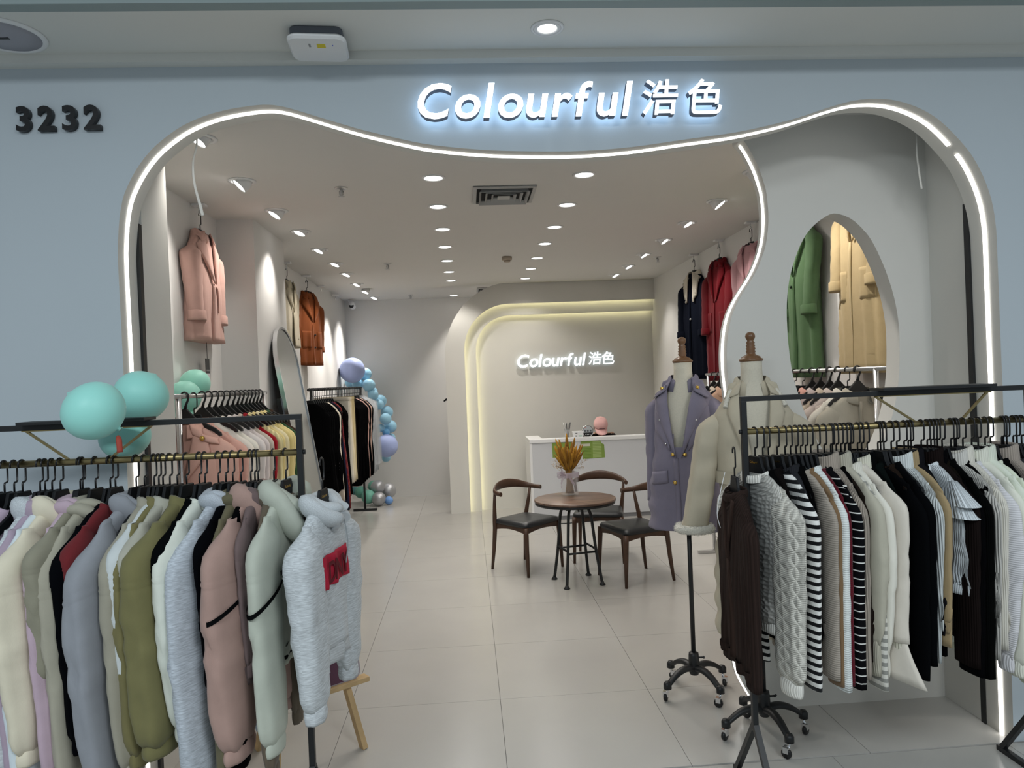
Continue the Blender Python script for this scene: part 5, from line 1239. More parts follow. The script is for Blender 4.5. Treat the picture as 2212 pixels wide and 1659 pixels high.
def fur(mb_pts, r, name, parent, seed=1):
    rng = random.Random(seed); P = catmull(mb_pts, 8); mb = MB(); rows = []
    mb.tube(P, r, 12)
    base = list(mb.v)
    for p in base:                                             # short hairs all over the roll
        if rng.random() < 0.9:
            for _ in range(3):
                c = Vector(p); d = Vector((rng.uniform(-1, 1), rng.uniform(-1, 1), rng.uniform(-1, 0.6))).normalized()*r*0.55
                s_ = Vector((rng.uniform(-1, 1), rng.uniform(-1, 1), rng.uniform(-1, 1))).normalized()*0.0012
                b = len(mb.v); mb.v.extend([tuple(c-s_), tuple(c+s_), tuple(c+d)]); mb._face([b, b+1, b+2])
    return mb.build(name, M_FUR, parent)
for sd in (1, -1):
    cx = sd*(0.178-0.045+0.045-0.02+0.125); cz = -0.235+0.035-0.56
    fur([(cx+0.074*math.cos(2*PI*i/12), 0.070*math.sin(2*PI*i/12), cz) for i in range(13)], 0.019, 'fur_cuff', g.root, 5+sd)
    fur([(sd*u, g.v(sd*u, z)+0.016, z) for u, z in ((0.098, -0.120), (0.112, -0.145), (0.124, -0.172), (0.130, -0.195))], 0.010, 'fur_trim', g.root, 9+sd)
strip([(-0.02, 0.135, -0.51), (-0.05, 0.145, -0.54), (-0.06, 0.145, -0.66), (-0.065, 0.15, -0.80)], 0.022, fabric(crm), 'belt_end', g.root, 0.25)

# ------------------------------------------------------------------ table and three chairs
TC = (0.855, 5.90)
t = thing('round_table', 'round walnut-topped cafe table on black curved metal legs', 'table', (TC[0], TC[1], 0), R(12))
MT = bpy.data.materials.new('walnut_top'); MT.use_nodes = True
nt = MT.node_tree; b = nt.nodes['Principled BSDF']; b.inputs['Roughness'].default_value = 0.35
tc = nt.nodes.new('ShaderNodeTexCoord'); mp = nt.nodes.new('ShaderNodeMapping'); mp.inputs['Scale'].default_value = (3, 26, 3); mp.inputs['Rotation'].default_value = (0, 0, 0.5)
nz = nt.nodes.new('ShaderNodeTexNoise'); nz.inputs['Scale'].default_value = 1.6; nz.inputs['Detail'].default_value = 6
cr = nt.nodes.new('ShaderNodeValToRGB'); cr.color_ramp.elements[0].color = (0.06, 0.033, 0.022, 1); cr.color_ramp.elements[1].color = (0.22, 0.14, 0.10, 1); cr.color_ramp.elements[0].position = 0.3; cr.color_ramp.elements[1].position = 0.7
nt.links.new(tc.outputs['Object'], mp.inputs['Vector']); nt.links.new(mp.outputs['Vector'], nz.inputs['Vector']); nt.links.new(nz.outputs['Fac'], cr.inputs['Fac']); nt.links.new(cr.outputs['Color'], b.inputs['Base Color'])
MB().lathe([(0, 0.702), (0.335, 0.702), (0.340, 0.699), (0.340, 0.683), (0, 0.683)], 64).build('tabletop', MT, t)
MB().lathe([(0.320, 0.683), (0.334, 0.681), (0.334, 0.662), (0.320, 0.660), (0, 0.660)], 64).build('rim', M_BLACK, t)
legpts = []
for k in range(4):
    a = PI/4+k*PI/2; ca, sa = math.cos(a), math.sin(a)
    P = catmull([(0.05*ca, 0.05*sa, 0.655), (0.095*ca, 0.095*sa, 0.645), (0.135*ca, 0.135*sa, 0.58), (0.155*ca, 0.155*sa, 0.44), (0.175*ca, 0.175*sa, 0.27), (0.218*ca, 0.218*sa, 0.012)], 6)
    lg = MB().tube(P, 0.0125, 10).build('leg', M_BLACK, t)
    MB().lathe([(0, 0.0), (0.026, 0.0), (0.026, 0.007), (0.015, 0.018), (0.012, 0.03)], 16, Matrix.Translation((0.219*ca, 0.219*sa, 0))).build('foot', M_BLACK, lg)
    legpts.append((0.175*ca, 0.175*sa, 0.27))
for k in range(4):
    p, q = legpts[k], legpts[(k+1) % 4]
    if k in (0, 2): MB().tube([p, q], 0.009, 8).build('stretcher', M_BLACK, t)
    else: MB().tube([tuple(np.array(p)*[1, 1, 1]+[0, 0, 0.02]), tuple(np.array(q)+[0, 0, 0.02])], 0.009, 8).build('stretcher', M_BLACK, t)
MB().tube([(-0.08, 0, 0.60), (-0.03, 0, 0.645), (0.03, 0, 0.645), (0.08, 0, 0.60)], 0.005, 8).tube([(0, -0.08, 0.60), (0, -0.03, 0.645), (0, 0.03, 0.645), (0, 0.08, 0.60)], 0.005, 8).build('brace', M_BLACK, t)

def make_chair(label, loc, rz):
    """seat front towards local -y"""
    t = thing('dining_chair', label, 'chair', loc, rz, 'walnut chairs round the cafe table')
    R2 = []
    for f, z in ((0.96, 0.418), (1.0, 0.425), (1.0, 0.440), (0.96, 0.456), (0.80, 0.466), (0.3, 0.470), (0.02, 0.470)):
        R2.append([(f*x*(1.0-0.10*max(0, y)/0.2), f*y, z+0.010*math.cos(x*9)*0) for x, y in rrect(0.232, 0.215, 0.05, 6)])
    MB().rings(R2, True, True, True, True).build('seat', M_LEATHER, t, fix=True)
    fr = MB()
    for a, b_, bow in (((-0.205, -0.195), (0.205, -0.195), 0), ((-0.19, 0.195), (0.19, 0.195), 0), ((-0.21, -0.19), (-0.19, 0.19), 0), ((0.21, -0.19), (0.19, 0.19), 0)):
        A = Vector((*a, 0)); Bv = Vector((*b_, 0)); d = (Bv-A).normalized(); nrm = Vector((-d.y, d.x, 0))*0.010; rows = []
        for k in range(9):
            s_ = k/8; p = A.lerp(Bv, s_); zl = 0.368+0.022*math.sin(PI*s_)
            rows.append([tuple(p-nrm+Vector((0, 0, zl))), tuple(p+nrm+Vector((0, 0, zl))), tuple(p+nrm+Vector((0, 0, 0.420))), tuple(p-nrm+Vector((0, 0, 0.420)))])
        fr.rings(rows, True, True, True, False)
    fr.build('seat_frame', M_WALNUT, t, fix=True)
    for sx in (-1, 1):
        MB().tube([(sx*0.215, -0.200, 0.420), (sx*0.216, -0.202, 0.36), (sx*0.222, -0.212, 0.18), (sx*0.226, -0.220, 0.0)], [0.021, 0.022, 0.018, 0.0125], 12).build('front_leg', M_WALNUT, t)
        MB().tube([(sx*0.232, 0.155, 0.700), (sx*0.226, 0.170, 0.60), (sx*0.205, 0.195, 0.44), (sx*0.200, 0.200, 0.38), (sx*0.206, 0.215, 0.20), (sx*0.214, 0.240, 0.0)], [0.012, 0.015, 0.021, 0.021, 0.018, 0.0125], 12).build('back_leg', M_WALNUT, t)
    P = catmull([(-0.262, 0.045, 0.700), (-0.250, 0.110, 0.704), (-0.215, 0.175, 0.716), (-0.12, 0.228, 0.742), (0, 0.245, 0.752), (0.12, 0.228, 0.742), (0.215, 0.175, 0.716), (0.250, 0.110, 0.704), (0.262, 0.045, 0.700)], 4); rows = []
    for k, p in enumerate(P):
        s_ = abs(k/(len(P)-1)-0.5)*2; d = Vector(P[min(k+1, len(P)-1)])-Vector(P[max(k-1, 0)]); d.normalize(); nrm = Vector((-d.y, d.x, 0)).normalized()
        hz = lerp(0.042, 0.020, smooth(s_*1.25)); wx = lerp(0.011, 0.017, s_)
        rows.append([tuple(Vector(p)+nrm*(wx*math.cos(q))+Vector((0, 0, hz*math.sin(q)))) for q in [2*PI*i/12 for i in range(12)]])
    MB().rings(rows, True).build('backrest', M_WALNUT, t, fix=True)
    return t
make_chair('walnut chair with black seat left of the cafe table, facing right', (0.478, 6.425, 0), R(42))
make_chair('walnut chair with black seat behind the cafe table, facing the entrance', (1.19, 6.66, 0), R(-14))
make_chair('walnut chair with black seat right of the cafe table, facing left', (1.345, 5.92, 0), R(-72))

# vase and dried flowers
vp = at_Z(1232, 1069, 0.703)
VX, VY = vp.x, vp.y+0.02
M_GLASS = mat('textured_glass', (0.9, 0.9, 0.92), 0.08, bump=0.8, bscale=45)
M_GLASS.node_tree.nodes['Principled BSDF'].inputs['Alpha'].default_value = 0.13
t = thing('glass_vase', 'square textured glass vase with a lilac ribbon on the cafe table', 'vase', (VX, VY, 0.7035), R(18))
R2 = [[(x*f, y*f, z) for x, y in rrect(0.062, 0.062, 0.016, 4)] for f, z in ((0.97, 0.0), (1.0, 0.006), (1.0, 0.19), (0.98, 0.195), (0.92, 0.195), (0.92, 0.012))]
MB().rings(R2, True, True, True, True).build('glass', M_GLASS, t, fix=True)
M_ORG = mat('lilac_organza', (0.50, 0.42, 0.48), 0.7)
M_ORG.node_tree.nodes['Principled BSDF'].inputs['Alpha'].default_value = 0.6
rb = MB().rings([[(x*f, y*f, z) for x, y in rrect(0.066, 0.066, 0.02, 4)] for f, z in ((1.0, 0.150), (1.03, 0.158), (1.0, 0.172), (1.03, 0.186), (1.0, 0.194))], True, False, False, True).build('ribbon', M_ORG, t)
def loop(name, pts, w_):
    P = catmull(pts, 5); rows = [[(p[0], p[1], p[2]-w_*(0.4+0.6*math.sin(PI*k/(len(P)-1)))), (p[0]+0.004, p[1]-0.002, p[2]), (p[0], p[1], p[2]+w_*(0.4+0.6*math.sin(PI*k/(len(P)-1))))] for k, p in enumerate(P)]
    m = MB(); m.rings(rows, False, False, False, True); m.build(name, M_ORG, rb)
loop('bow_loop', [(-0.06, -0.05, 0.175), (-0.10, -0.06, 0.20), (-0.145, -0.06, 0.19), (-0.12, -0.055, 0.165), (-0.07, -0.05, 0.172)], 0.016)
loop('bow_loop', [(-0.06, -0.055, 0.170), (-0.09, -0.07, 0.21), (-0.11, -0.07, 0.225), (-0.10, -0.06, 0.19), (-0.065, -0.055, 0.174)], 0.014)
loop('bow_tail', [(-0.07, -0.06, 0.168), (-0.10, -0.065, 0.135), (-0.115, -0.065, 0.10), (-0.108, -0.065, 0.075)], 0.016)
loop('bow_tail', [(-0.04, -0.072, 0.165), (-0.01, -0.074, 0.12), (0.015, -0.074, 0.09)], 0.018)
rng = random.Random(3)
t = thing('dried_foxtail_bunch', 'bunch of dried ochre foxtail grass standing in the glass vase', 'dried flowers', (VX, VY, 0.71))
MO = [mat('ochre_plume', (0.42, 0.21, 0.02), 0.9, noise=0.3, nscale=60, bump=0.6, bscale=220), mat('ochre_plume_dark', (0.28, 0.13, 0.015), 0.9, noise=0.3, nscale=60, bump=0.6, bscale=220)]
MSTEM = mat('dry_stem', (0.32, 0.20, 0.08), 0.8)
for k in range(96):
    a = rng.uniform(0, 2*PI); lean = math.sqrt(rng.random())*0.135; h = rng.uniform(0.33, 0.43) if k > 9 else rng.uniform(0.44, 0.52)
    r0 = 0.038*math.sqrt(rng.random())
    b0 = Vector((r0*math.cos(a+1), r0*math.sin(a+1), 0.004)); mid = Vector((0.025*math.cos(a), 0.025*math.sin(a), 0.19)); tip = Vector((lean*1.05*math.cos(a), lean*0.8*math.sin(a), h))
    P = [b0, mid, mid.lerp(tip, 0.5)+Vector((0, 0, 0.006)), tip]; P = catmull([tuple(p) for p in P], 4)
    st = MB().tube(P[:10], 0.0016, 5).build('stem', MSTEM, t)
    ln = rng.uniform(0.12, 0.18) if k > 9 else 0.085; d = (tip-mid).normalized(); Q = [tip-d*ln*(1-s_/6) for s_ in range(7)]
    MB().tube(Q, [0.003, 0.0075, 0.0095, 0.0095, 0.008, 0.006, 0.001], 7).build('plume', MO[k % 2], st)
t = thing('dried_babys_breath', 'sprays of dried cream babys breath spilling left from the glass vase', 'dried flowers', (VX, VY, 0.71))
MBB = mat('dry_blossom', (0.62, 0.52, 0.40), 0.9)
for k in range(9):
    a = PI+rng.uniform(-0.7, 0.5) if k < 7 else rng.uniform(-0.3, 0.2); ln = rng.uniform(0.09, 0.15)
    b0 = Vector((0.01*k/9-0.01, -0.02-0.002*k, 0.01)); mid = Vector((0.035*math.cos(a), -0.03, 0.20)); tip = Vector((ln*math.cos(a), -0.045+0.4*ln*math.sin(a), 0.21+rng.uniform(0.02, 0.09)))
    m = MB().tube(catmull([tuple(b0), tuple(mid), tuple(tip)], 4), 0.001, 5)
    for q in range(7):
        s_ = rng.uniform(0.45, 1.0); base = mid.lerp(tip, s_); e = base+Vector((rng.uniform(-1, 1), rng.uniform(-1, 1), rng.uniform(-0.4, 1)))*0.026
        m.tube([tuple(base), tuple(e)], 0.0007, 4)
    sp = m.build('spray', MSTEM, t)
    mb = MB()
    for q in range(9):
        s_ = rng.uniform(0.5, 1.05); e = mid.lerp(tip, s_)+Vector((rng.uniform(-1, 1), rng.uniform(-1, 1), rng.uniform(-0.5, 1)))*0.024
        mb.lathe([(0, -0.004), (0.004, -0.001), (0.003, 0.003), (0, 0.004)], 6, Matrix.Translation(e))
    mb.build('blossom', MBB, sp)

# ------------------------------------------------------------------ reception counter and what stands on it
CX0, CY, CH = 0.742, 8.53, 0.985
M_COUNTER = mat('counter_gloss', (0.60, 0.61, 0.63), 0.3, spec=0.5)
t = thing('reception_counter', 'white reception counter in front of the arched back wall', 'counter', (CX0, CY, 0))
L_ = XR-CX0-0.005
MB().box(0, L_, 0, 0.03, 0.05, CH-0.045).build('front_panel', M_COUNTER, t)
MB().box(0.02, L_, 0.02, 0.03, 0, 0.05).build('plinth', mat('plinth_grey', (0.25, 0.25, 0.26), 0.6), t)
MB().box(-0.03, 0.0, -0.004, 0.62, 0, CH-0.045).build('side_panel', M_WHITE, t, bevel=0.003)
MB().box(-0.03, L_, -0.012, 0.14, CH-0.045, CH).build('top_ledge', M_WHITE, t, bevel=0.006)
MB().box(-0.03, 0.14, 0.14, 0.62, CH-0.045, CH).build('side_ledge', M_WHITE, t, bevel=0.006)
MB().box(0.0, L_, 0.03, 0.5, 0.72, 0.75).build('worktop', M_WHITE, t, bevel=0.004)
def form(name, label, pxs, y, notch):
    P = [at_Y(x, yy, y) for x, yy in pxs]; x0, z0 = P[0].x, min(p.z for p in P)
    o = MB().prism([(p.x, p.z) for p in P], y, y+0.001, 'y').build(name, mat('green_form', (0.20, 0.30, 0.055), 0.7), None, fix=True)
    return tag(o, label, 'paper'), P
o, P = form('green_form', 'torn green printed form stuck on the counter front, right of the dried grass', [(1254,951),(1296,949),(1299,957),(1305,960),(1307,988),(1259,992),(1258,978),(1254,975)], CY-0.003, 0)
ML = mat('form_cell', (0.33, 0.43, 0.15), 0.7); MLd = mat('form_line', (0.11, 0.19, 0.02), 0.7)
x0, x1 = P[0].x, P[4].x; zt, zb = P[0].z, P[5].z
lw_ = MB(); ld_ = MB()
for k in range(11):
    z = lerp(zt-0.03, zb+0.02, k/10)
    if k > 3: ld_.box(x0+0.03, x0+0.125, CY-0.0036, CY-0.003, z-0.004, z+0.001)
    lw_.box(x0+0.145, min(x1, x0+0.27)-0.02, CY-0.0036, CY-0.003, z-0.006, z+0.006)
lw_.build('printed_cells', ML, o); ld_.build('printed_lines', MLd, o)
MB().box(x0+0.005, x0+0.115, CY-0.0036, CY-0.003, zt-0.075, zt-0.045).build('printed_box', mat('form_white', (0.55, 0.55, 0.45), 0.7), o)
o, P = form('green_form', 'green printed form stuck on the counter front, behind the dried grass', [(1192,957),(1236,955),(1238,987),(1194,989)], CY-0.003, 0)
MB().box(P[0].x+0.02, P[1].x-0.02, CY-0.0036, CY-0.003, P[2].z+0.1, P[2].z+0.108).build('printed_line', MLd, o)
def on_ledge(px, py, y=CY+0.06): p = at_Y(px, py, y); return (p.x, y, CH)
t = thing('pen_pot', 'clear pen pot with black pens on the counter ledge', 'pen pot', on_ledge(1226, 944))
MB().lathe([(0.030, 0.0), (0.030, 0.10), (0.027, 0.10), (0.027, 0.006), (0, 0.006)], 20).build('pot', M_GLASS, t)
for k, (dx, tx, h) in enumerate(((-0.012, -0.04, 0.19), (0.0, -0.008, 0.175), (0.006, 0.012, 0.17), (0.012, 0.028, 0.185), (-0.004, -0.022, 0.185))):
    MB().tube([(dx, 0.004*k-0.008, 0.008), (dx+tx*0.5, 0.0, h*0.55), (dx+tx, 0.0, h)], [0.003, 0.004, 0.006 if k in (1, 3) else 0.002], 8).build('pen', M_INK if k in (1, 2, 3) else M_SILVER, t)
bx = on_ledge(1245, 943)
t = thing('card_box', 'small white card box on the counter ledge beside the pen pot', 'box', (bx[0]+0.02, bx[1], CH))
MB().prism([(-0.055, 0.0), (0.055, 0.0), (0.068, 0.075), (-0.068, 0.075)], -0.03, 0.03, 'y').build('box', M_WHITE, t, fix=True)
MB().box(-0.035, -0.01, -0.0315, -0.030, 0.045, 0.055).box(-0.035, -0.015, -0.0315, -0.030, 0.012, 0.026).build('printed_marks', mat('mark_dark', (0.12, 0.13, 0.12), 0.7), t)
MB().box(0.005, 0.045, -0.0315, -0.030, 0.012, 0.026).build('green_mark', mat('mark_green', (0.35, 0.55, 0.45), 0.7), t)
sx = on_ledge(1270, 944)
t = thing('round_counter_sign', 'round black and silver payment sign on the counter ledge next to the pink cap', 'sign', (sx[0], sx[1], CH))
RM = Matrix.Translation((0, 0, 0.072)) @ Matrix.Rotation(PI/2, 4, 'X')
MB().lathe([(0, -0.008), (0.072, -0.008), (0.074, 0), (0.072, 0.008), (0.066, 0.009), (0.065, 0.006), (0, 0.006)], 36, RM).build('rim', M_CHROME, t)
MB().lathe([(0, 0.0075), (0.064, 0.0075), (0.064, 0.004)], 36, RM).build('face', M_INK, t)
MB().prism([(0.060*math.cos(a), 0.072+0.060*math.sin(a)) for a in [R(-18+k*12) for k in range(19)]], -0.0090, -0.0070, 'y').build('grey_panel', mat('sign_grey', (0.45, 0.48, 0.50), 0.4), t, fix=True)
mk = MB()
for k in range(3): mk.box(-0.046+0.034*k, -0.022+0.034*k, -0.0098, -0.0088, 0.062, 0.086)
mk.build('large_characters', mat('sign_dark', (0.10, 0.11, 0.12), 0.5), t)
mk = MB()
for k in range(4): mk.box(-0.03+0.018*k, -0.020+0.018*k, -0.0092, -0.0080, 0.026, 0.034)
mk.build('small_icons', mat('sign_light', (0.6, 0.62, 0.63), 0.5), t)
MB().lathe([(0, 0), (0.006, 0), (0.006, 0.002), (0, 0.002)], 12, Matrix.Translation((-0.030, -0.008, 0.112)) @ Matrix.Rotation(PI/2, 4, 'X')).build('red_mark', mat('mark_red', (0.6, 0.12, 0.12), 0.5), t)

# the person behind the counter, head bowed under a pink cap
HX, HY = 1.655, 8.93
pt = thing('person', 'person bowed behind the counter in a pink baseball cap and dark top', 'person', (HX, HY, 0), 0)
bm = bmesh.new(); sk = bm.verts.layers.skin.verify()
J = dict(pelvis=(0, 0.22, 0.50, .15), belly=(0, 0.20, 0.66, .145), chest=(0, 0.14, 0.84, .155), neckb=(0, 0.07, 0.965, .075), neck=(0, 0.035, 1.02, .052),
 shl=(-.17, .11, .935, .075), ell=(-.24, .02, .80, .048), wrl=(-.14, -.17, .785, .032), hal=(-.10, -.23, .775, .026),
 shr=(.17, .11, .935, .075), elr=(.24, .02, .80, .048), wrr=(.14, -.17, .785, .032), har=(.10, -.23, .775, .026),
 hpl=(-.10, .20, .49, .10), knl=(-.13, -.16, .52, .066), anl=(-.13, -.16, .10, .042), tol=(-.13, -.28, .05, .038),
 hpr=(.10, .20, .49, .10), knr=(.13, -.16, .52, .066), anr=(.13, -.16, .10, .042), tor=(.13, -.28, .05, .038))
V = {}
for n, (x, y, z, r) in J.items():
    v_ = bm.verts.new((x, y, z)); v_[sk].radius = (r, r*0.85 if n in ('chest', 'belly', 'pelvis') else r); V[n] = v_
V['pelvis'][sk].use_root = True
for a, b_ in (('pelvis', 'belly'), ('belly', 'chest'), ('chest', 'neckb'), ('neckb', 'neck'), ('chest', 'shl'), ('shl', 'ell'), ('ell', 'wrl'), ('wrl', 'hal'), ('chest', 'shr'), ('shr', 'elr'), ('elr', 'wrr'), ('wrr', 'har'), ('pelvis', 'hpl'), ('hpl', 'knl'), ('knl', 'anl'), ('anl', 'tol'), ('pelvis', 'hpr'), ('hpr', 'knr'), ('knr', 'anr'), ('anr', 'tor')):
    bm.edges.new((V[a], V[b_]))
for sd in ('l', 'r'):
    s_ = -1 if sd == 'l' else 1
    for q, (dx, ln, r) in enumerate(((0.024, .070, .0085), (0.008, .078, .009), (-0.008, .072, .0085), (-0.022, .058, .0075))):
        p = V['ha'+sd].co; prev = V['ha'+sd]
        for f, dz in ((0.55, 0.004), (1.0, -0.014)):
            nv = bm.verts.new((p.x-s_*dx*1.0, p.y-ln*f, p.z+dz)); nv[sk].radius = (r, r); bm.edges.new((prev, nv)); prev = nv
    p = V['ha'+sd].co; nv = bm.verts.new((p.x-s_*0.045, p.y-0.012, p.z)); nv[sk].radius = (.010, .010); bm.edges.new((V['ha'+sd], nv))
    n2 = bm.verts.new((p.x-s_*0.052, p.y-0.045, p.z-0.006)); n2[sk].radius = (.008, .008); bm.edges.new((nv, n2))
me = bpy.data.meshes.new('body'); bm.to_mesh(me); bm.free()
M_SKIN = mat('skin', (0.52, 0.32, 0.23), 0.5); M_TOP = fabric('#15100f', 'plain')
tmp = bpy.data.objects.new('body', me); COL.objects.link(tmp)
tmp.modifiers.new('skin', 'SKIN').use_smooth_shade = True
tmp.modifiers.new('sub', 'SUBSURF').levels = 2
dg = bpy.context.evaluated_depsgraph_get(); me2 = bpy.data.meshes.new_from_object(tmp.evaluated_get(dg)); bpy.data.objects.remove(tmp)
me2.materials.clear(); me2.materials.append(M_SKIN); me2.materials.append(M_TOP); me2.materials.append(fabric('#1d2028'))
for p in me2.polygons:
    c = p.center; p.use_smooth = True
    hand = c.y < -0.155 and 0.70 < c.z < 0.86
    p.material_index = 0 if (hand or c.z > 0.985) else (2 if c.z < 0.58 and not hand else 1)
add('body', me2, pt)
# head, bowed forward
HM = Matrix.Translation((0, -0.005, 1.075)) @ Matrix.Rotation(R(38), 4, 'X')
hd = MB(); rows = []
for k in range(15):
    tt = k/14; z = lerp(-0.125, 0.105, tt); s_ = math.sin(PI*min(1, max(0.0, 0.06+0.94*tt)))**0.55 if k not in (0, 14) else 0.15
    wid = 0.074*s_*(0.80+0.2*smooth(tt*2)); dep = 0.094*s_*(0.86+0.14*smooth(tt*2)); row = []
    for i in range(24):
        a = 2*PI*i/24; x, y = wid*math.cos(a), dep*math.sin(a)
        if abs(tt-0.40) < 0.13 and abs(a-1.5*PI) < 0.20: y -= 0.020*(1-abs(tt-0.36)/0.16)
        if abs(tt-0.53) < 0.05 and 0.2 < abs(a-1.5*PI) < 0.6: y += 0.006
        row.append(HM @ Vector((x, y, z)))
    rows.append(row)
hd.rings(rows, True); head = hd.build('head', M_SKIN, pt, fix=True)
for s_ in (-1, 1):
    MB().lathe([(0, -0.008), (0.012, -0.006), (0.017, 0.0), (0.012, 0.006), (0, 0.004)], 12, HM @ Matrix.Translation((s_*0.074, 0.012, -0.005)) @ Matrix.Rotation(PI/2, 4, 'Y'), ex=1.6).build('ear', M_SKIN, head)
    MB().lathe([(0, -0.006), (0.009, -0.003), (0.009, 0.003), (0, 0.006)], 10, HM @ Matrix.Translation((s_*0.030, -0.080, 0.0))).build('eye', M_INK, head)
MB().tube([HM @ Vector((-0.022, -0.078, -0.068)), HM @ Vector((0, -0.088, -0.066)), HM @ Vector((0.022, -0.078, -0.068))], [0.003, 0.006, 0.003], 8).build('mouth', mat('lips', (0.40, 0.13, 0.11), 0.5), head)
rows = [[HM @ Vector((f*0.082*math.cos(a), f*0.100*math.sin(a)+0.010, z)) for a in [R(-15+210*i/20) for i in range(21)]] for f, z in ((0.9, -0.085), (1.0, -0.06), (1.0, 0.02), (0.95, 0.06))]
MB().rings(rows, False, False, False, True).build('hair', mat('dark_hair', (0.015, 0.012, 0.010), 0.5), pt)
M_CAP = fabric('#e2b2ae', 'plain')
CM = HM @ Matrix.Translation((0, 0.0, 0.020)) @ Matrix.Rotation(R(-6), 4, 'X')
cp = MB().lathe([(0.088, 0.0), (0.090, 0.02), (0.086, 0.055), (0.070, 0.090), (0.040, 0.110), (0, 0.116)], 32, CM, ex=1.14).build('cap', M_CAP, pt)
rows = []
for k in range(7):
    f = k/6; rows.append([CM @ Vector((0.086*math.sin(b_)*(1-0.10*f), -0.098*math.cos(b_)-0.085*f*math.cos(b_*0.9)**0.6, 0.006-0.016*f-0.030*abs(math.sin(b_))**2*(0.4+f*0.6))) for b_ in [R(-68+136*i/16) for i in range(17)]])
MB().rings(rows, False, False, False, True).build('brim', M_CAP, cp)
MB().lathe([(0, 0), (0.008, -0.001), (0.007, 0.004), (0, 0.005)], 10, CM @ Matrix.Translation((0, 0, 0.115))).build('button', M_CAP, cp)
e = MB()
for k in range(9): e.box(-0.038+0.0085*k, -0.0315+0.0085*k, -0.1045, -0.1005, 0.022, 0.031, 0, CM)
e.build('embroidery', mat('cap_thread', (0.10, 0.04, 0.05), 0.8), cp)
t = thing('stool', 'low round stool behind the counter under the seated person', 'stool', (HX, HY+0.22, 0))
MB().lathe([(0, 0.375), (0.16, 0.375), (0.17, 0.36), (0.16, 0.34), (0, 0.34)], 28).build('seat', M_LEATHER, t)
for k in range(4): MB().tube([(0.12*math.cos(k*PI/2+.8), 0.12*math.sin(k*PI/2+.8), 0.34), (0.15*math.cos(k*PI/2+.8), 0.15*math.sin(k*PI/2+.8), 0)], 0.012, 8).build('leg', M_BLACK, t)
strip_o = MB().tube(catmull([(0.9, 8.44, 0.006), (1.05, 8.30, 0.006), (1.35, 8.33, 0.006), (1.62, 8.42, 0.006), (1.7, 8.515, 0.006)], 6), 0.005, 8).build('floor_cable', M_PLAST)
tag(strip_o, 'black cable lying on the floor along the counter front', 'cable')

# ------------------------------------------------------------------ arched mirror leaning at the column
MW, MH, MR = 0.66, 2.22, 0.33
t = thing('arched_mirror', 'tall arched mirror in a silver rim leaning against the white column', 'mirror', (-1.185, 5.965, 0))
MX = Matrix.Rotation(R(-8.6), 4, 'Y')     # local x = normal
prof = [(-MW/2, 0.0)] + [(-MR*math.cos(a), MH-MR+MR*math.sin(a)) for a in [PI*i/24 for i in range(25)]] + [(MW/2, 0.0)]
MB().prism([(y*0.965, z*0.995+0.006) for y, z in prof], 0.004, 0.007, 'x', M=MX).build('glass', M_MIRROR, t, fix=True)
P3 = [MX @ Vector((0, y, z+0.012)) for y, z in prof]; P3.append(P3[0])
rows = []
for k, (y, z) in enumerate(prof+[prof[0]]):
    i0, i1 = max(k-1, 0), min(k+1, len(prof)); q = prof+[prof[0]]
    d = Vector((0, q[i1][0]-q[i0][0], q[i1][1]-q[i0][1])).normalized(); nrm = Vector((0, -d.z, d.y))
    c = Vector((0, y, z+0.012))
    rows.append([MX @ (c+nrm*a+Vector((b_, 0, 0))) for a, b_ in ((-0.008, -0.018), (0.008, -0.018), (0.008, 0.016), (-0.008, 0.016))])
MB().rings(rows, True, False, False, False).build('rim', M_CHROME, t, fix=True)
MB().prism([(y*0.97, z*0.996+0.006) for y, z in prof], -0.018, 0.002, 'x', M=MX).build('backing', M_INK, t, fix=True)
MB().box(-0.05, -0.018, -0.36, -0.30, 1.50, 1.66, 0, MX).build('stand_bracket', M_INK, t)

# ------------------------------------------------------------------ balloons
def balloon(label, c, r, col, group, squash=1.0, knot=(0, 0, -1), metal=False, rough=0.45):
    m = mat('balloon_'+col+('_m' if metal else ''), col, 0.42 if metal else rough, metal=0.7 if metal else 0.0, spec=0.4, sheen=0.1)
    q = Vector(knot).normalized().to_track_quat('-Z', 'Y').to_matrix().to_4x4()
    t = thing('balloon', label, 'balloon', c, 0, group)
    prof = [(0, r)] + [(r*math.sin(a)*(1+0.02*math.cos(a)), r*math.cos(a)*(1.0 if math.cos(a) > 0 else 1.06)*squash) for a in [PI*k/20 for k in range(1, 20)]] + [(0.10*r, -1.075*r*squash)]
    MB().lathe(prof, 36, q).build('skin', m, t)
    MB().lathe([(0.10*r, -1.07*r*squash), (0.05*r, -1.11*r*squash), (0.10*r, -1.17*r*squash), (0, -1.15*r*squash)], 12, q).build('knot', m, t)
    return t
TEAL = '#9ee3d8'
fy = 2.42
p = at_Y(202, 887, fy); t = balloon('big mint balloon in front of the left front rack, lowest left of three', p, 62.5/F_PX*fy*1.0, TEAL, 'mint balloons on the left front rack', 0.90, (1, 0.15, -0.85))
MB().tube(catmull([(0.075, -0.0, -0.085), (0.083, -0.012, -0.105), (0.086, -0.015, -0.14)], 4), [0.003, 0.006, 0.008]+[0.009]*6, 8, flat=0.4).build('red_tassel', mat('tassel_red', (0.35, 0.05, 0.03), 0.7), t)
p = at_Y(305, 855, 2.80); balloon('big mint balloon behind the left front rack, topmost of three', p, 54/F_PX*2.80, TEAL, 'mint balloons on the left front rack', 0.95, (-0.6, -0.2, -1))
p = at_Y(270, 943, 2.86); balloon('big mint balloon hanging under the top bar of the left front rack', p, 50/F_PX*2.86, TEAL, 'mint balloons on the left front rack', 0.92, (-0.4, 0, 1))
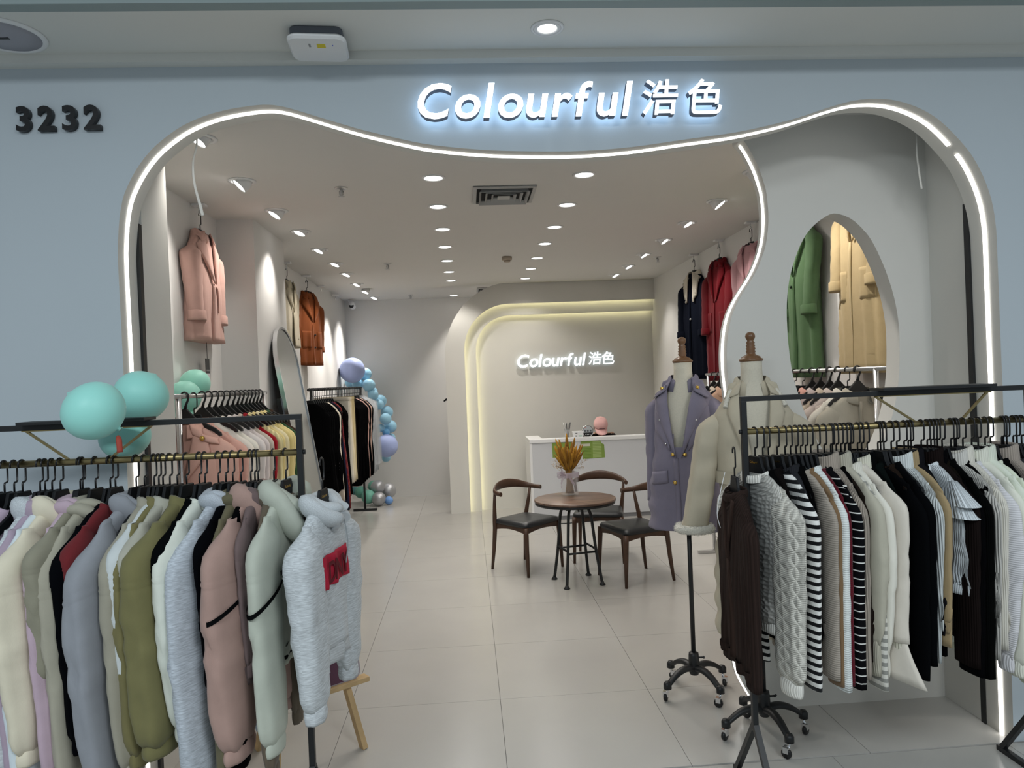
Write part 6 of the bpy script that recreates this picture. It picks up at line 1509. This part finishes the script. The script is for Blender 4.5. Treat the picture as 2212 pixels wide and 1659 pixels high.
for (x, y, Y, r), lb in zip(((421, 829, 4.6, 31), (398, 857, 4.35, 34), (395, 912, 4.35, 30)), ('upper mint balloon on the wall behind the left wall rack', 'middle mint balloon behind the left wall rack', 'lowest mint balloon behind the left wall rack')):
    p = at_Y(x, y, Y); balloon(lb, p, r/F_PX*Y, '#a5ead6', 'mint balloons on the left wall', 0.97, (0.3, 0.6, -1))
GB = 'balloon garland in the back left corner'
cy_, pe = '#a4d8f2', '#b0bff0'
GL = [(755,800,27,pe,10.25),(789,808,13.5,cy_,10.5),(773,828,13,cy_,10.45),(797,832,13.5,cy_,10.35),(757,826,12,cy_,10.6),(805,847,11,cy_,10.6),(806,853,11.5,cy_,10.35),(822,866,13,cy_,10.6),(818,874,11.5,cy_,10.4),(836,890,13,cy_,10.6),(833,905,12.5,cy_,10.35),(843,921,14,cy_,10.55),(822,925,9,cy_,10.4),(834,934,8,'#6aa9d6',10.4),(845,945,9,cy_,10.65),(835,963,24.5,pe,10.3),(834,988,10,cy_,10.55),(816,1052,15,'#b9babd',10.35),(780,1063,13,'#6fb3a0',10.45),(796,1073,15,'#7cc0ac',10.25),(818,1079,15,'#b6b7ba',10.2),(839,1060,16.5,'#c4c5c8',10.5),(840,1081,9,'#7aa8e6',10.25),(807,1050,12,'#7cc0ac',10.6),(766,1060,9,'#5f9c9c',10.55)]
words_ = ['large periwinkle balloon at the top of the corner garland','sky blue balloon right of the top periwinkle one','sky blue balloon just under the top periwinkle one','sky blue balloon fifth down at the bend of the garland','sky blue balloon half hidden under the big periwinkle one','sky blue balloon tucked behind the upper garland bend','sky blue balloon above the clear garment covers','sky blue balloon at the back where the garland turns down','sky blue balloon in front where the garland turns down','sky blue balloon on the outer side, middle of the garland','front sky blue balloon in the middle of the garland','sky blue balloon bulging to the right in the lower garland','small sky blue balloon left of the bulging one','small deeper blue balloon above the lower periwinkle one','sky blue balloon peeping out behind the lower periwinkle one','large periwinkle balloon at the lower end of the garland','sky blue balloon hanging under the lower periwinkle one','dark silver balloon, upper left of the floor bunch','green balloon at the left of the floor bunch','green balloon in front at the floor, left of the silver ones','dark silver balloon resting on the floor','bright silver balloon at the right of the floor bunch','small blue balloon on the floor right of the silver ones','mint balloon behind the dark silver one','teal balloon at the far left of the floor bunch']
for (x, y, r, col, Y), lb in zip(GL, words_):
    p = at_Y(x, y, Y); rr = r/F_PX*Y
    p.x = max(p.x, XL+rr+0.005); p.z = max(p.z, rr*1.0+0.002)
    balloon(lb, p, rr, col, GB, 0.97, (random.uniform(-1, 0), random.uniform(0, 1), random.uniform(-1, 0.3)), metal=col in ('#b9babd', '#b6b7ba', '#c4c5c8'))
# hanger tip showing past the edge of the arched wall
p = at_Y(961, 861, 9.9); hanger((p.x+0.152, 9.9, p.z+0.205), 0, 'black hanger end sticking out behind the edge of the arched back wall', None, 'flat')

# ------------------------------------------------------------------ easel behind the left rack
t = thing('easel', 'small pale wooden easel standing behind the hoodies left of the entrance', 'easel', (0, 0, 0))
fa, fb, fc = Vector((-0.895, 3.13, 0)), Vector((-0.555, 3.385, 0)), Vector((-1.06, 3.44, 0))
top = Vector((-0.86, 3.40, 1.05)); ta = top+Vector((-0.035, -0.03, 0)); tb = top+Vector((0.045, 0.02, 0))
for n_, a, b_ in (('front_leg', fa, ta), ('front_leg', fb, tb), ('rear_leg', fc, top+Vector((0, 0.06, -0.12)))):
    MB().bar(a, b_, 0.040, 0.026, (fb-fa).normalized()).build(n_, M_PINE, t, bevel=0.002)
la, lb_ = fa.lerp(ta, 0.30), fb.lerp(tb, 0.30); dd = (lb_-la).normalized(); fo = Vector((dd.y, -dd.x, 0))
MB().bar(la-dd*0.06+fo*0.03, lb_+dd*0.10+fo*0.03, 0.055, 0.022, (0, 0, 1)).build('ledge', M_PINE, t, bevel=0.002)
MB().bar(fa.lerp(ta, 0.75), fb.lerp(tb, 0.75), 0.03, 0.02).build('crossbar', M_PINE, t)
bc = (la+lb_)/2+fo*0.036+dd*0.03; ang = math.atan2(dd.y, dd.x)
PM = Matrix.Translation(bc+Vector((0, 0, 0.012))) @ Matrix.Rotation(ang, 4, 'Z') @ Matrix.Rotation(R(-12), 4, 'X')
o = MB().prism([(x, z) for x, z in [(a+0.0, b_+0.27) for a, b_ in rrect(0.20, 0.27, 0.04, 6)]], 0.0, 0.004, 'y', M=PM).build('poster_board', mat('lilac_board', (0.36, 0.31, 0.33), 0.35), None, fix=True)
tag(o, 'lilac-grey rounded sign board with a plum print standing on the wooden easel', 'sign board')
MB().prism([(-0.16, 0.005), (0.13, 0.005), (0.13, 0.16), (-0.16, 0.16)], -0.002, -0.0005, 'y', M=PM).build('plum_print', mat('plum_print', (0.10, 0.035, 0.06), 0.3), o, fix=True)
